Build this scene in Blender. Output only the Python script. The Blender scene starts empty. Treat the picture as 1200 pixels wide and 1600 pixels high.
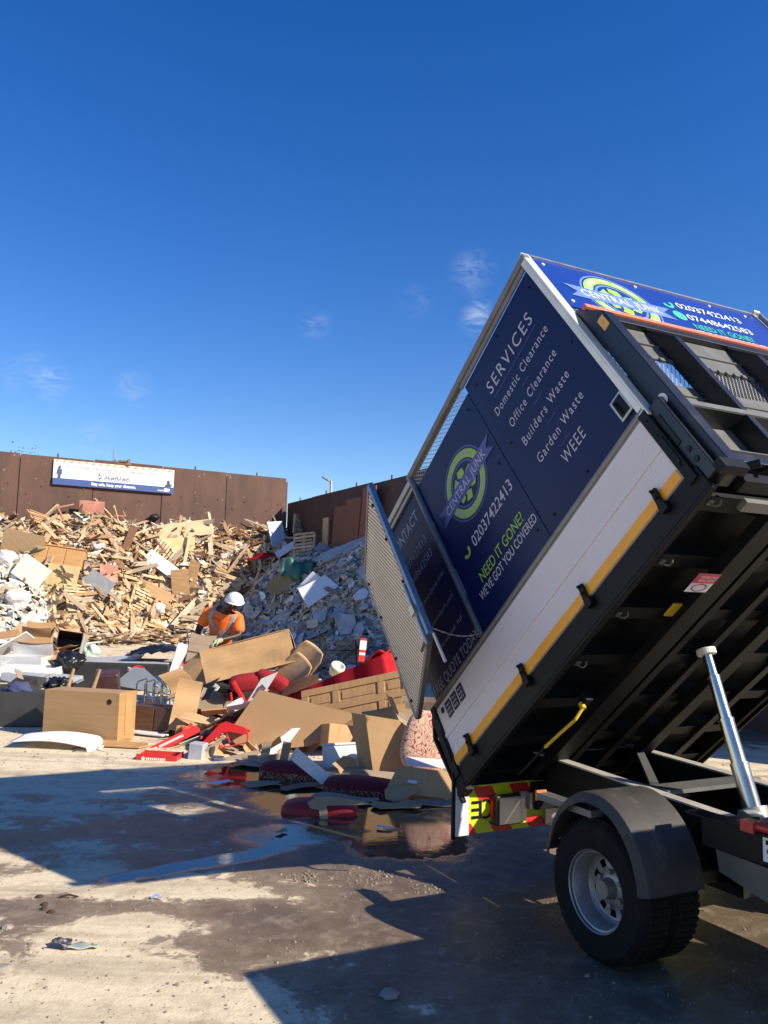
import bpy, bmesh, math, random
import numpy as np
from mathutils import Vector, Matrix, Euler, noise as mnoise
R=math.radians
scene=bpy.context.scene
col=scene.collection
# ---------------------------------------------------------------- camera
CF,CP,CR,CH=1306.6,0.1052,0.0257,1.799
_fw=Vector((0,math.cos(CP),math.sin(CP)));_up=Vector((0,-math.sin(CP),math.cos(CP)));_rt=Vector((1,0,0))
_r2=math.cos(CR)*_rt+math.sin(CR)*_up;_u2=-math.sin(CR)*_rt+math.cos(CR)*_up
cam=bpy.data.cameras.new('camera');camo=bpy.data.objects.new('camera',cam);col.objects.link(camo)
mw=Matrix((_r2,_u2,-_fw)).transposed().to_4x4();mw.translation=Vector((0,0,CH));camo.matrix_world=mw
cam.sensor_fit='VERTICAL';cam.sensor_height=32;cam.lens=32*CF/1600;cam.clip_end=2000;cam.clip_start=.05
scene.camera=camo
scene.render.resolution_x=768;scene.render.resolution_y=1024
# ---------------------------------------------------------------- light
SUN=Vector((1.38,-.70,1.0)).normalized()
elev=math.asin(SUN.z);azim=math.atan2(SUN.x,SUN.y)
sl=bpy.data.lights.new('sun','SUN');sl.energy=5.0;sl.angle=R(.5);sl.color=(1,.905,.765)
so=bpy.data.objects.new('sun',sl);col.objects.link(so);so.rotation_euler=(-SUN).to_track_quat('-Z','Y').to_euler();so.location=(20,-10,15)
W=bpy.data.worlds.new('World');scene.world=W;W.use_nodes=True
nt=W.node_tree;nt.nodes.clear()
def wn(t,**k):
    n=nt.nodes.new(t)
    for a,b in k.items(): setattr(n,a,b)
    return n
sky=wn('ShaderNodeTexSky',sky_type='NISHITA',sun_disc=False,sun_elevation=elev,sun_rotation=azim,air_density=1.0,dust_density=.1,ozone_density=2.2,altitude=0)
hsv=wn('ShaderNodeHueSaturation');hsv.inputs['Saturation'].default_value=1.40;hsv.inputs['Value'].default_value=1.20;hsv.inputs['Hue'].default_value=.517
bg=wn('ShaderNodeBackground');bg.inputs[1].default_value=.09
wo=wn('ShaderNodeOutputWorld')
nt.links.new(sky.outputs[0],hsv.inputs['Color'])
tc=wn('ShaderNodeTexCoord')
def pixdir(px,py): return (_fw+_r2*((px-600)/CF)-_u2*((py-800)/CF)).normalized()
nz=wn('ShaderNodeTexNoise');nz.inputs['Scale'].default_value=34;nz.inputs['Detail'].default_value=9;nz.inputs['Roughness'].default_value=.66;nz.inputs['Distortion'].default_value=1.1
cmap=wn('ShaderNodeMapping');cmap.inputs['Rotation'].default_value=(.3,.5,.2);cmap.inputs['Scale'].default_value=(.7,1,1.9);nt.links.new(tc.outputs['Generated'],cmap.inputs[0]);nt.links.new(cmap.outputs[0],nz.inputs['Vector'])
acc=None
for px,py,r,s in ((738,425,.035,.30),(746,500,.026,.62),(752,478,.018,.3),(78,597,.03,.45),(205,606,.03,.25),(492,507,.025,.28),(150,686,.03,.2),(650,470,.03,.1),(830,430,.03,.15),(40,576,.04,.16)):
    d=pixdir(px,py)
    vm=wn('ShaderNodeVectorMath',operation='DISTANCE');vm.inputs[1].default_value=d;nt.links.new(tc.outputs['Generated'],vm.inputs[0])
    mr=wn('ShaderNodeMapRange');mr.interpolation_type='SMOOTHSTEP';mr.inputs['From Min'].default_value=0;mr.inputs['From Max'].default_value=r;mr.inputs['To Min'].default_value=s;mr.inputs['To Max'].default_value=0
    nt.links.new(vm.outputs['Value'],mr.inputs[0])
    if acc is None: acc=mr.outputs[0]
    else:
        ad=wn('ShaderNodeMath',operation='ADD');nt.links.new(acc,ad.inputs[0]);nt.links.new(mr.outputs[0],ad.inputs[1]);acc=ad.outputs[0]
m2=wn('ShaderNodeMapRange');m2.inputs['From Min'].default_value=.42;m2.inputs['From Max'].default_value=.75;nt.links.new(nz.outputs[0],m2.inputs[0])
mm=wn('ShaderNodeMath',operation='MULTIPLY');nt.links.new(acc,mm.inputs[0]);nt.links.new(m2.outputs[0],mm.inputs[1])
mx=wn('ShaderNodeMix',data_type='RGBA');mx.inputs[7].default_value=(6.5,7.0,7.6,1)
nt.links.new(mm.outputs[0],mx.inputs[0]);nt.links.new(hsv.outputs[0],mx.inputs[6]);nt.links.new(mx.outputs[2],bg.inputs[0]);nt.links.new(bg.outputs[0],wo.inputs[0])
scene.view_settings.view_transform='Standard';scene.view_settings.look='None';scene.view_settings.gamma=1;scene.view_settings.exposure=0.62
# ---------------------------------------------------------------- materials
_mats={}
def M(name,c,rough=.6,metal=0,var=.15,scale=5,bump=0,stretch=None,rnd=0,c2=None,c2amt=.5,c2scale=2,spec=.5,bscale=None,coat=0,emit=None):
    if name in _mats: return _mats[name]
    m=bpy.data.materials.new(name);m.use_nodes=True;t=m.node_tree;N=t.nodes;L=t.links
    b=N['Principled BSDF'];b.inputs['Roughness'].default_value=rough;b.inputs['Metallic'].default_value=metal
    b.inputs['Specular IOR Level'].default_value=spec;b.inputs['Coat Weight'].default_value=coat;b.inputs['Coat Roughness'].default_value=.15
    tc=N.new('ShaderNodeTexCoord');src=tc.outputs['Object']
    if stretch:
        mp=N.new('ShaderNodeMapping');mp.inputs['Scale'].default_value=stretch;L.new(src,mp.inputs[0]);src=mp.outputs[0]
    nz=N.new('ShaderNodeTexNoise');nz.inputs['Scale'].default_value=scale;nz.inputs['Detail'].default_value=6;nz.inputs['Roughness'].default_value=.6;L.new(src,nz.inputs[0])
    rp=N.new('ShaderNodeMapRange');rp.inputs['From Min'].default_value=.3;rp.inputs['From Max'].default_value=.7;L.new(nz.outputs[0],rp.inputs[0])
    mix=N.new('ShaderNodeMix');mix.data_type='RGBA';mix.inputs[6].default_value=[min(1,x*(1-var)) for x in c]+[1];mix.inputs[7].default_value=[min(1,x*(1+var)) for x in c]+[1]
    L.new(rp.outputs[0],mix.inputs[0]);out=mix.outputs[2]
    if c2:
        n2=N.new('ShaderNodeTexNoise');n2.inputs['Scale'].default_value=c2scale;n2.inputs['Detail'].default_value=9;n2.inputs['Roughness'].default_value=.7;L.new(tc.outputs['Object'],n2.inputs[0])
        r2=N.new('ShaderNodeMapRange');r2.inputs['From Min'].default_value=1-c2amt-.08;r2.inputs['From Max'].default_value=1-c2amt+.12;L.new(n2.outputs[0],r2.inputs[0])
        x2=N.new('ShaderNodeMix');x2.data_type='RGBA';x2.inputs[7].default_value=list(c2)+[1];L.new(out,x2.inputs[6]);L.new(r2.outputs[0],x2.inputs[0]);out=x2.outputs[2]
    if rnd:
        oi=N.new('ShaderNodeObjectInfo');hs=N.new('ShaderNodeHueSaturation')
        a=N.new('ShaderNodeMapRange');a.inputs['To Min'].default_value=1-rnd;a.inputs['To Max'].default_value=1+rnd*.8;L.new(oi.outputs['Random'],a.inputs[0]);L.new(a.outputs[0],hs.inputs['Value'])
        L.new(out,hs.inputs['Color']);out=hs.outputs[0]
    L.new(out,b.inputs['Base Color'])
    rr=N.new('ShaderNodeMapRange');rr.inputs['To Min'].default_value=max(.02,rough-.1);rr.inputs['To Max'].default_value=min(1,rough+.12);L.new(nz.outputs[0],rr.inputs[0]);L.new(rr.outputs[0],b.inputs['Roughness'])
    if bump:
        bn=N.new('ShaderNodeTexNoise');bn.inputs['Scale'].default_value=bscale or scale*6;bn.inputs['Detail'].default_value=5;L.new(src,bn.inputs[0])
        bp=N.new('ShaderNodeBump');bp.inputs['Strength'].default_value=bump;bp.inputs['Distance'].default_value=.01;L.new(bn.outputs[0],bp.inputs['Height']);L.new(bp.outputs[0],b.inputs['Normal'])
    _mats[name]=m;return m
CARD=lambda:M('cardboard',(.50,.31,.155),.85,var=.1,scale=3,bump=.25,rnd=.12,c2=(.36,.21,.1),c2amt=.33,c2scale=3,spec=.15)
CARDG=lambda:M('grey_cardboard',(.33,.25,.17),.9,var=.12,scale=4,bump=.3,rnd=.1,spec=.15)
WOOD=lambda:M('pale_wood',(.58,.41,.24),.7,var=.28,scale=3,stretch=(1.2,14,14),bump=.3,rnd=.28,spec=.25)
WOOD2=lambda:M('warm_wood',(.45,.27,.13),.65,var=.25,scale=3,stretch=(1.2,14,14),bump=.3,rnd=.25,spec=.25)
WOOD3=lambda:M('dark_wood',(.14,.065,.035),.65,var=.3,scale=3,stretch=(1.2,14,14),bump=.3,rnd=.25,spec=.3)
OLDW=lambda:M('weathered_wood',(.42,.33,.23),.8,var=.3,scale=3,stretch=(1.2,14,14),bump=.4,rnd=.3,spec=.2)
WHITE=lambda:M('white_board',(.74,.73,.70),.55,var=.06,scale=6,rnd=.08,c2=(.5,.47,.42),c2amt=.3,c2scale=6)
GREYB=lambda:M('grey_board',(.36,.37,.38),.7,var=.15,scale=5,rnd=.25,c2=(.5,.48,.44),c2amt=.35,c2scale=4)
BLACKF=lambda:M('charcoal_fabric',(.03,.03,.032),.85,var=.3,scale=8,bump=.3,c2=(.10,.095,.085),c2amt=.3,c2scale=7)
BAG=lambda:M('black_plastic',(.012,.012,.013),.28,var=.2,scale=4,bump=.8,bscale=14)
REDF=lambda:M('red_fabric',(.52,.015,.02),.9,var=.2,scale=9,bump=.4,spec=.15)
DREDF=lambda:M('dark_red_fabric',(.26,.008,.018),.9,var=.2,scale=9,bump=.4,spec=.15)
REDP=lambda:M('red_plastic',(.68,.02,.018),.35,var=.08,scale=5)
REDC=lambda:M('red_printed_card',(.62,.03,.025),.5,var=.1,scale=6)
METAL=lambda:M('galvanised_steel',(.46,.45,.42),.42,.85,var=.12,scale=9,c2=(.3,.28,.25),c2amt=.35,c2scale=5)
CHROME=lambda:M('chrome',(.62,.60,.56),.22,1,var=.1,scale=6)
BLACKM=lambda:M('black_painted_steel',(.0045,.005,.0065),.55,0,var=.3,scale=6,spec=.25,c2=(.020,.017,.013),c2amt=.30,c2scale=3.5,bump=.1)
RUBBER=lambda:M('rubber',(.009,.009,.009),.85,0,var=.3,scale=8,spec=.2,c2=(.030,.026,.022),c2amt=.38,c2scale=5,bump=.3)
# ---------------------------------------------------------------- mesh builder
class MB:
    def __init__(s,T=None): s.v=[];s.f=[];s.m=[];s.T=T
    def add(s,vs,fs,mi=0):
        o=len(s.v)
        for p in vs:
            p=Vector(p);s.v.append(s.T@p if s.T else p)
        for f in fs: s.f.append([o+i for i in f]);s.m.append(mi)
    def box(s,c,d,rot=None,mi=0):
        x,y,z=[a/2 for a in d];P=[Vector(p) for p in ((-x,-y,-z),(x,-y,-z),(x,y,-z),(-x,y,-z),(-x,-y,z),(x,-y,z),(x,y,z),(-x,y,z))]
        if rot is not None:
            Q=rot if isinstance(rot,Matrix) else Euler(rot).to_matrix();P=[Q@p for p in P]
        c=Vector(c);s.add([c+p for p in P],[(0,3,2,1),(4,5,6,7),(0,1,5,4),(1,2,6,5),(2,3,7,6),(3,0,4,7)],mi)
    def b2(s,a,b,mi=0): s.box([(a[i]+b[i])/2 for i in range(3)],[abs(b[i]-a[i]) for i in range(3)],None,mi)
    def beam(s,p,q,w,h,up=(0,0,1),mi=0):
        p=Vector(p);q=Vector(q);x=(q-p);l=x.length;x=x/l;up=Vector(up);y=up.cross(x)
        if y.length<1e-4: y=Vector((0,1,0)).cross(x)
        y.normalize();z=x.cross(y);s.box((p+q)/2,(l,w,h),Matrix((x,y,z)).transposed(),mi)
    def tube(s,p,q,r,r2=None,n=12,mi=0,cap=True):
        p=Vector(p);q=Vector(q);r2=r if r2 is None else r2;x=(q-p).normalized();a=x.orthogonal().normalized();b=x.cross(a)
        vs=[p+r*(math.cos(t)*a+math.sin(t)*b) for t in [2*math.pi*i/n for i in range(n)]]+[q+r2*(math.cos(t)*a+math.sin(t)*b) for t in [2*math.pi*i/n for i in range(n)]]
        fs=[(i,(i+1)%n,n+(i+1)%n,n+i) for i in range(n)]
        if cap: fs+=[tuple(range(n-1,-1,-1)),tuple(range(n,2*n))]
        s.add(vs,fs,mi)
    def path(s,pts,r,n=8,mi=0):
        for a,b in zip(pts[:-1],pts[1:]): s.tube(a,b,r,n=n,mi=mi)
    def prism(s,poly,h,z0=0,mi=0,axes=None):
        # poly 2-D list, extruded z0..z0+h ; axes=(X,Y,Z,O)
        n=len(poly)
        X,Y,Z,O=axes or (Vector((1,0,0)),Vector((0,1,0)),Vector((0,0,1)),Vector((0,0,0)))
        vs=[O+X*a+Y*b+Z*z0 for a,b in poly]+[O+X*a+Y*b+Z*(z0+h) for a,b in poly]
        s.add(vs,[tuple(range(n-1,-1,-1)),tuple(range(n,2*n))]+[(i,(i+1)%n,n+(i+1)%n,n+i) for i in range(n)],mi)
    def grid(s,f,nu,nv,th=.01,mi=0):
        P=[[Vector(f(i/nu,j/nv)) for j in range(nv+1)] for i in range(nu+1)]
        def nrm(i,j):
            a=P[min(i+1,nu)][j]-P[max(i-1,0)][j];b=P[i][min(j+1,nv)]-P[i][max(j-1,0)];n=a.cross(b);return n.normalized() if n.length>0 else Vector((0,0,1))
        A=[];B=[]
        for i in range(nu+1):
            for j in range(nv+1):
                n=nrm(i,j);A.append(P[i][j]+n*th/2);B.append(P[i][j]-n*th/2)
        k=len(A);w=nv+1;F=[]
        for i in range(nu):
            for j in range(nv):
                a=i*w+j;F.append((a,a+w,a+w+1,a+1));F.append((k+a,k+a+1,k+a+w+1,k+a+w))
        for i in range(nu):
            a=i*w;F.append((a,k+a,k+a+w,a+w));a=i*w+nv;F.append((a,a+w,k+a+w,k+a))
        for j in range(nv):
            a=j;F.append((a,a+1,k+a+1,k+a));a=nu*w+j;F.append((a,k+a,k+a+1,a+1))
        s.add(A+B,F,mi)
    def lathe(s,prof,n=32,ax='y',mi=0,c=(0,0,0)):
        vs=[];c=Vector(c)
        for r,h in prof:
            for i in range(n):
                t=2*math.pi*i/n;x,z=r*math.cos(t),r*math.sin(t)
                vs.append(c+(Vector((x,h,z)) if ax=='y' else Vector((x,z,h))))
        fs=[]
        for k in range(len(prof)-1):
            for i in range(n):
                a=k*n+i;b=k*n+(i+1)%n
                fs.append((a,a+n,b+n,b) if ax=='y' else (a,b,b+n,a+n))
        s.add(vs,fs,mi)
    def text(s,txt,O,X,Y,width=None,cap=None,mi=0,spacing=1.0,bold=0,depth=.0012,align='L',shear=0):
        cu=bpy.data.curves.new('t','FONT');cu.body=txt;cu.size=1;cu.space_character=spacing;cu.offset=bold;cu.shear=shear;cu.resolution_u=3
        ob=bpy.data.objects.new('t',cu);col.objects.link(ob);dg=bpy.context.evaluated_depsgraph_get();me=ob.evaluated_get(dg).to_mesh()
        V=[v.co.copy() for v in me.vertices];Fs=[tuple(p.vertices) for p in me.polygons];ob.evaluated_get(dg).to_mesh_clear();bpy.data.objects.remove(ob);bpy.data.curves.remove(cu)
        if not V: return
        x0=min(v.x for v in V);x1=max(v.x for v in V);sx=width/(x1-x0) if width else cap/.72;sy=(cap/.72) if cap else sx
        if not width: sx=sy
        wd=(x1-x0)*sx;off={'L':0,'C':-wd/2,'R':-wd}[align]
        O=Vector(O);X=Vector(X);Y=Vector(Y);Z=X.cross(Y)
        s.add([O+X*((v.x-x0)*sx+off)+Y*(v.y*sy)+Z*depth for v in V],Fs,mi)
    def build(s,name,mats,parent=None,bevel=0,smooth=False,loc=None,rot=None,kind=None,autos=False):
        me=bpy.data.meshes.new(name);me.from_pydata([tuple(v) for v in s.v],[],s.f)
        if not isinstance(mats,(list,tuple)): mats=[mats]
        for m in mats: me.materials.append(m)
        if len(mats)>1: me.polygons.foreach_set('material_index',s.m)
        if smooth or autos: me.polygons.foreach_set('use_smooth',[True]*len(me.polygons))
        me.validate();me.update()
        if autos: me.set_sharp_from_angle(angle=R(35))
        o=bpy.data.objects.new(name,me);col.objects.link(o)
        if parent: o.parent=parent
        if loc is not None: o.location=loc
        if rot is not None: o.rotation_euler=rot
        if kind: o['kind']=kind
        if bevel:
            b=o.modifiers.new('bevel','BEVEL');b.width=bevel;b.segments=2;b.limit_method='ANGLE';b.angle_limit=R(40)
        return o
def tag(o,label,cat,group=None):
    o['label']=label;o['category']=cat
    if group:o['group']=group
    return o
def empty(name,label,cat,loc=(0,0,0),rot=(0,0,0),group=None):
    o=bpy.data.objects.new(name,None);col.objects.link(o);o.location=loc;o.rotation_euler=rot;o.empty_display_size=.2
    return tag(o,label,cat,group)
def skin(name,verts,edges,radii,mat,parent=None,sub=2,root=0):
    me=bpy.data.meshes.new(name);me.from_pydata(verts,edges,[]);o=bpy.data.objects.new(name,me);col.objects.link(o)
    o.modifiers.new('s','SKIN');sd=o.modifiers.new('u','SUBSURF');sd.levels=sub;sd.render_levels=sub
    sk=me.skin_vertices[0].data
    for i,r in enumerate(radii):
        sk[i].radius=r if isinstance(r,tuple) else (r,r);sk[i].use_root=(i==root)
    dg=bpy.context.evaluated_depsgraph_get();m2=bpy.data.meshes.new_from_object(o.evaluated_get(dg))
    m2.materials.clear();m2.materials.append(mat);m2.polygons.foreach_set('use_smooth',[True]*len(m2.polygons))
    bpy.data.objects.remove(o);n=bpy.data.objects.new(name,m2);col.objects.link(n)
    if parent:n.parent=parent
    return n
# ---------------------------------------------------------------- terrain
def ss(a,b,x):
    t=min(1,max(0,(x-a)/(b-a)));return t*t*(3-2*t)
def gz(x,y):
    if y<8.5: return 0.0
    return min(.045*(y-8.5),.045*21.5)
def ray(px,py): return Vector((0,0,CH)),(_fw+_r2*((px-600)/CF)-_u2*((py-800)/CF))
def gp(px,py,lift=0):
    o,d=ray(px,py);z=0
    for i in range(80):
        w=o+d*((z+lift-o.z)/d.z);z=.6*z+.4*gz(w.x,w.y)
    return Vector((w.x,w.y,z+lift))
def at(px,py,D):
    o,d=ray(px,py);return o+d*(D/d.y)
# ================================================================ GROUND
TY=Vector((0.88739,0.46103,0));TF=Vector((0.46103,-0.88739,0))   # yard axes (width, length)
C0=Vector((at(446,790,28).x,28.0,0))                              # inner corner of the two steel walls
def uv_of(x,y):
    d=Vector((x,y,0))-C0;return -d.dot(TY),d.dot(TF)
def blobs(L,xs,ys,base=0.0):
    X,Y=np.meshgrid(xs,ys,indexing='ij');A=np.full(X.shape,base)
    for px,py,rx,ry,rot,s in L:
        c=gp(px,py);a=R(rot);dx=X-c.x;dy=Y-c.y
        q=((dx*math.cos(a)+dy*math.sin(a))/rx)**2+((-dx*math.sin(a)+dy*math.cos(a))/ry)**2
        w=np.exp(-q*.9)*abs(s)
        A=np.maximum(A,w) if s>0 else A-w
    return A
def make_ground():
    xs=np.concatenate([[-400,-120,-60,-35,-24,-18,-14,-11,-9],np.arange(-7.5,7.51,.06),[9,12,16,22,35,60,120,400]])
    ys=np.concatenate([[-400,-60,-20,-6,0,1.5],np.arange(2.2,13.5,.06),np.arange(14,34,1.0),[40,60,120,400]])
    damp=blobs([(520,1290,2.6,1.7,0,1.0),(430,1440,1.25,.75,10,.95),(60,1440,1.0,.33,20,.9),(0,1500,.6,.28,0,.85),(900,1420,2.6,2.0,0,1.1),(620,1580,.8,.5,0,.9),
                (470,1220,1.9,1.1,20,1.0),(120,1300,2.0,.8,10,.72),(60,1420,1.2,.28,8,.8),(0,1480,.8,.4,0,.85),(-60,1250,2,.8,0,.6),(560,1540,.6,.5,0,.9),(1150,1140,2.2,1.6,0,.8),(250,1290,1.3,.8,0,.75),(40,1375,.8,.2,15,.35),(330,1500,.35,.22,60,.8),
                (190,1425,.5,.12,0,.6),(150,1560,.30,.05,70,.66),(230,1595,.25,.04,110,.62),(620,1130,2,1,0,.5),
                (270,1390,.5,.10,5,-.62),(150,1465,.33,.24,30,-.7),(160,1540,.4,.22,0,-.65),(60,1590,.6,.25,0,-.6),(340,1580,.3,.22,0,-.7),(60,1540,.5,.25,0,-.55),(230,1440,.35,.12,0,-.6),(410,1400,.3,.08,0,-.5),(100,1175,2.5,1.3,0,-.5),(-100,1130,4,2.5,0,-.4),(60,1070,6,3,0,-.3),(350,1270,.5,.2,0,-.25),(650,1575,.1,.05,-20,-.6)],xs,ys,.34)
    pud=blobs([(520,1240,1.05,1.15,0,1.0),(380,1215,.9,.7,0,.85),(640,1320,.62,.6,0,1.0),(690,1370,.40,.40,0,.75),(310,1350,1.15,.17,38,1.0),(500,1300,.9,.45,25,1.0),(200,1375,.7,.12,38,.85),(610,1280,.9,.6,0,.9),
               (820,1440,.8,.6,0,.58),(760,1520,.3,.2,0,.5),(1000,1500,.5,.25,0,.5),
               (500,1385,.9,.36,8,-.75),(420,1420,1.0,.33,0,-.6),(640,1400,.45,.22,0,-.45)],xs,ys,0.0)
    nx,ny=len(xs),len(ys);X,Y=np.meshgrid(xs,ys,indexing='ij')
    Z=np.clip(.045*(Y-8.5),0,.9675)
    co=np.stack([X,Y,Z],-1).reshape(-1,3)
    idx=np.arange(nx*ny).reshape(nx,ny)
    F=np.stack([idx[:-1,:-1],idx[1:,:-1],idx[1:,1:],idx[:-1,1:]],-1).reshape(-1,4)
    me=bpy.data.meshes.new('ground');me.from_pydata(co.tolist(),[],F.tolist())
    for nme,arr in (('damp',damp),('puddle',pud)):
        a=me.attributes.new(nme,'FLOAT','POINT');a.data.foreach_set('value',arr.reshape(-1).astype(np.float32))
    m=bpy.data.materials.new('wet_concrete_ground');m.use_nodes=True;N=m.node_tree.nodes;L=m.node_tree.links;b=N['Principled BSDF']
    tc=N.new('ShaderNodeTexCoord').outputs['Object']
    def noise(sc,det=6,ro=.6,dis=0,vec=None):
        n=N.new('ShaderNodeTexNoise');n.inputs['Scale'].default_value=sc;n.inputs['Detail'].default_value=det;n.inputs['Roughness'].default_value=ro;n.inputs['Distortion'].default_value=dis;L.new(vec or tc,n.inputs[0]);return n.outputs[0]
    def mr(v,a,b_,c=0,d=1,sm=False):
        n=N.new('ShaderNodeMapRange');n.inputs['From Min'].default_value=a;n.inputs['From Max'].default_value=b_;n.inputs['To Min'].default_value=c;n.inputs['To Max'].default_value=d
        if sm:n.interpolation_type='SMOOTHSTEP'
        L.new(v,n.inputs[0]);return n.outputs[0]
    def op(o_,a,b_):
        n=N.new('ShaderNodeMath');n.operation=o_
        for k,q in enumerate((a,b_)):
            if isinstance(q,(int,float)):n.inputs[k].default_value=q
            else:L.new(q,n.inputs[k])
        return n.outputs[0]
    def mix(f,a,b_):
        n=N.new('ShaderNodeMix');n.data_type='RGBA'
        if isinstance(f,(int,float)): n.inputs[0].default_value=f
        else: L.new(f,n.inputs[0])
        for k,q in ((6,a),(7,b_)):
            if isinstance(q,tuple):n.inputs[k].default_value=list(q)+[1]
            else:L.new(q,n.inputs[k])
        return n.outputs[2]
    ad=N.new('ShaderNodeAttribute');ad.attribute_name='damp';ap=N.new('ShaderNodeAttribute');ap.attribute_name='puddle'
    n1=noise(2.3,12,.72,.35);n2=noise(.9,6,.55);n3=noise(14,8,.7);n4=noise(60,4,.6)
    dm=mr(op('ADD',ad.outputs['Fac'],op('ADD',op('MULTIPLY',op('SUBTRACT',n1,.5),2.0),op('MULTIPLY',op('SUBTRACT',noise(7,9,.7,.6),.5),.8))),.40,.60,sm=True)
    dm2=mr(op('ADD',ad.outputs['Fac'],op('MULTIPLY',op('SUBTRACT',n1,.5),1.2)),.45,.95)
    pd=mr(op('ADD',ap.outputs['Fac'],op('MULTIPLY',op('SUBTRACT',noise(1.7,10,.68,.3),.5),1.15)),.46,.66,sm=True)
    dry=mix(mr(n3,.3,.7),(.62,.50,.33),(.78,.66,.455));dry=mix(mr(noise(5,8,.7),.52,.66),dry,(.50,.40,.26))
    wet=mix(mr(n3,.3,.7),(.25,.18,.112),(.345,.255,.165));wet=mix(dm2,wet,(.125,.092,.060))
    wet=mix(mr(noise(7,8,.75,.4),.5,.7),wet,(.30,.24,.17))
    c=mix(dm,dry,wet);c=mix(pd,c,(.055,.042,.028))
    mpx=N.new('ShaderNodeMapping');mpx.inputs['Rotation'].default_value=(0,0,R(62));mpx.inputs['Scale'].default_value=(.35,3.2,1);L.new(tc,mpx.inputs[0])
    trk=mr(noise(1.6,7,.6,.2,mpx.outputs[0]),.50,.68);c=mix(op('MULTIPLY',trk,.42),c,(.17,.125,.085))
    crk=N.new('ShaderNodeTexVoronoi');crk.feature='DISTANCE_TO_EDGE';crk.inputs['Scale'].default_value=.42;wv=N.new('ShaderNodeVectorMath');wv.operation='ADD';nv=N.new('ShaderNodeTexNoise');nv.inputs['Scale'].default_value=2.5;nv.inputs['Detail'].default_value=6;L.new(tc,nv.inputs[0]);sc=N.new('ShaderNodeVectorMath');sc.operation='SCALE';sc.inputs['Scale'].default_value=.35;L.new(nv.outputs['Color'],sc.inputs[0]);L.new(tc,wv.inputs[0]);L.new(sc.outputs[0],wv.inputs[1]);L.new(wv.outputs[0],crk.inputs['Vector'])
    c=mix(mr(crk.outputs['Distance'],.001,.003,.12,0),c,(.075,.055,.04))
    vor=N.new('ShaderNodeTexVoronoi');vor.inputs['Scale'].default_value=9;L.new(tc,vor.inputs['Vector'])
    spk=mr(vor.outputs['Distance'],.06,.10,1,0);c=mix(op('MULTIPLY',spk,.55),c,(.12,.09,.06))
    L.new(c,b.inputs['Base Color'])
    r=mix(dm,(.85,.85,.85),(.50,.50,.50));r2=mr(noise(3,7,.7),.3,.7,.30,.62);r=mix(op('MULTIPLY',dm,mr(dm2,.2,1)),r,r2);r=mix(pd,r,mix(mr(noise(4,6,.65,.5),.48,.70),(.03,.03,.03),(.12,.12,.12)));L.new(r,b.inputs['Roughness'])
    L.new(mr(pd,0,1,.35,.9),b.inputs['Specular IOR Level'])
    hb=op('ADD',op('MULTIPLY',n3,.6),op('MULTIPLY',n4,.35));hb=op('MULTIPLY',hb,mr(pd,0,1,1,0))
    hb=op('ADD',hb,op('MULTIPLY',op('MULTIPLY',noise(11,5,.6),pd),.07))
    bp=N.new('ShaderNodeBump');bp.inputs['Strength'].default_value=.5;bp.inputs['Distance'].default_value=.022;L.new(hb,bp.inputs['Height']);L.new(bp.outputs[0],b.inputs['Normal'])
    me.materials.append(m);o=bpy.data.objects.new('ground',me);col.objects.link(o);o['kind']='structure'
    me.polygons.foreach_set('use_smooth',[True]*len(me.polygons))
make_ground()
# ================================================================ WALLS
def rust_mat(name,base,dark,lit):
    m=bpy.data.materials.new(name);m.use_nodes=True;N=m.node_tree.nodes;L=m.node_tree.links;b=N['Principled BSDF']
    tc=N.new('ShaderNodeTexCoord');mp=N.new('ShaderNodeMapping');mp.inputs['Scale'].default_value=(1,1,.22);L.new(tc.outputs['Object'],mp.inputs[0])
    def nz(sc,vec,det=8):
        n=N.new('ShaderNodeTexNoise');n.inputs['Scale'].default_value=sc;n.inputs['Detail'].default_value=det;n.inputs['Roughness'].default_value=.65;L.new(vec,n.inputs[0]);r=N.new('ShaderNodeMapRange');r.inputs['From Min'].default_value=.35;r.inputs['From Max'].default_value=.68;L.new(n.outputs[0],r.inputs[0]);return r.outputs[0]
    def mix(f,a,c):
        n=N.new('ShaderNodeMix');n.data_type='RGBA';L.new(f,n.inputs[0])
        for k,q in ((6,a),(7,c)):
            if isinstance(q,tuple):n.inputs[k].default_value=list(q)+[1]
            else:L.new(q,n.inputs[k])
        return n.outputs[2]
    c=mix(nz(.7,tc.outputs['Object']),base,dark);mm=N.new('ShaderNodeMath');mm.operation='MULTIPLY';mm.inputs[1].default_value=.55;L.new(nz(2.2,mp.outputs[0]),mm.inputs[0]);c=mix(mm.outputs[0],c,lit)
    v=N.new('ShaderNodeTexNoise');v.inputs['Scale'].default_value=9;v.inputs['Detail'].default_value=3;L.new(tc.outputs['Object'],v.inputs[0]);r=N.new('ShaderNodeMapRange');r.inputs['From Min'].default_value=.70;r.inputs['From Max'].default_value=.74;L.new(v.outputs[0],r.inputs[0])
    c=mix(r.outputs[0],c,(.30,.24,.19));L.new(c,b.inputs['Base Color']);b.inputs['Roughness'].default_value=.72;b.inputs['Metallic'].default_value=.1
    return m
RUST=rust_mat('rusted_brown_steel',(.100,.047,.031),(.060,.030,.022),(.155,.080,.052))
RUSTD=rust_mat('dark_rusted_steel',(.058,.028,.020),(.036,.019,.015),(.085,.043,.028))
ztopL=at(447,747,28).z;ztopR=at(445,788,28).z
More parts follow.
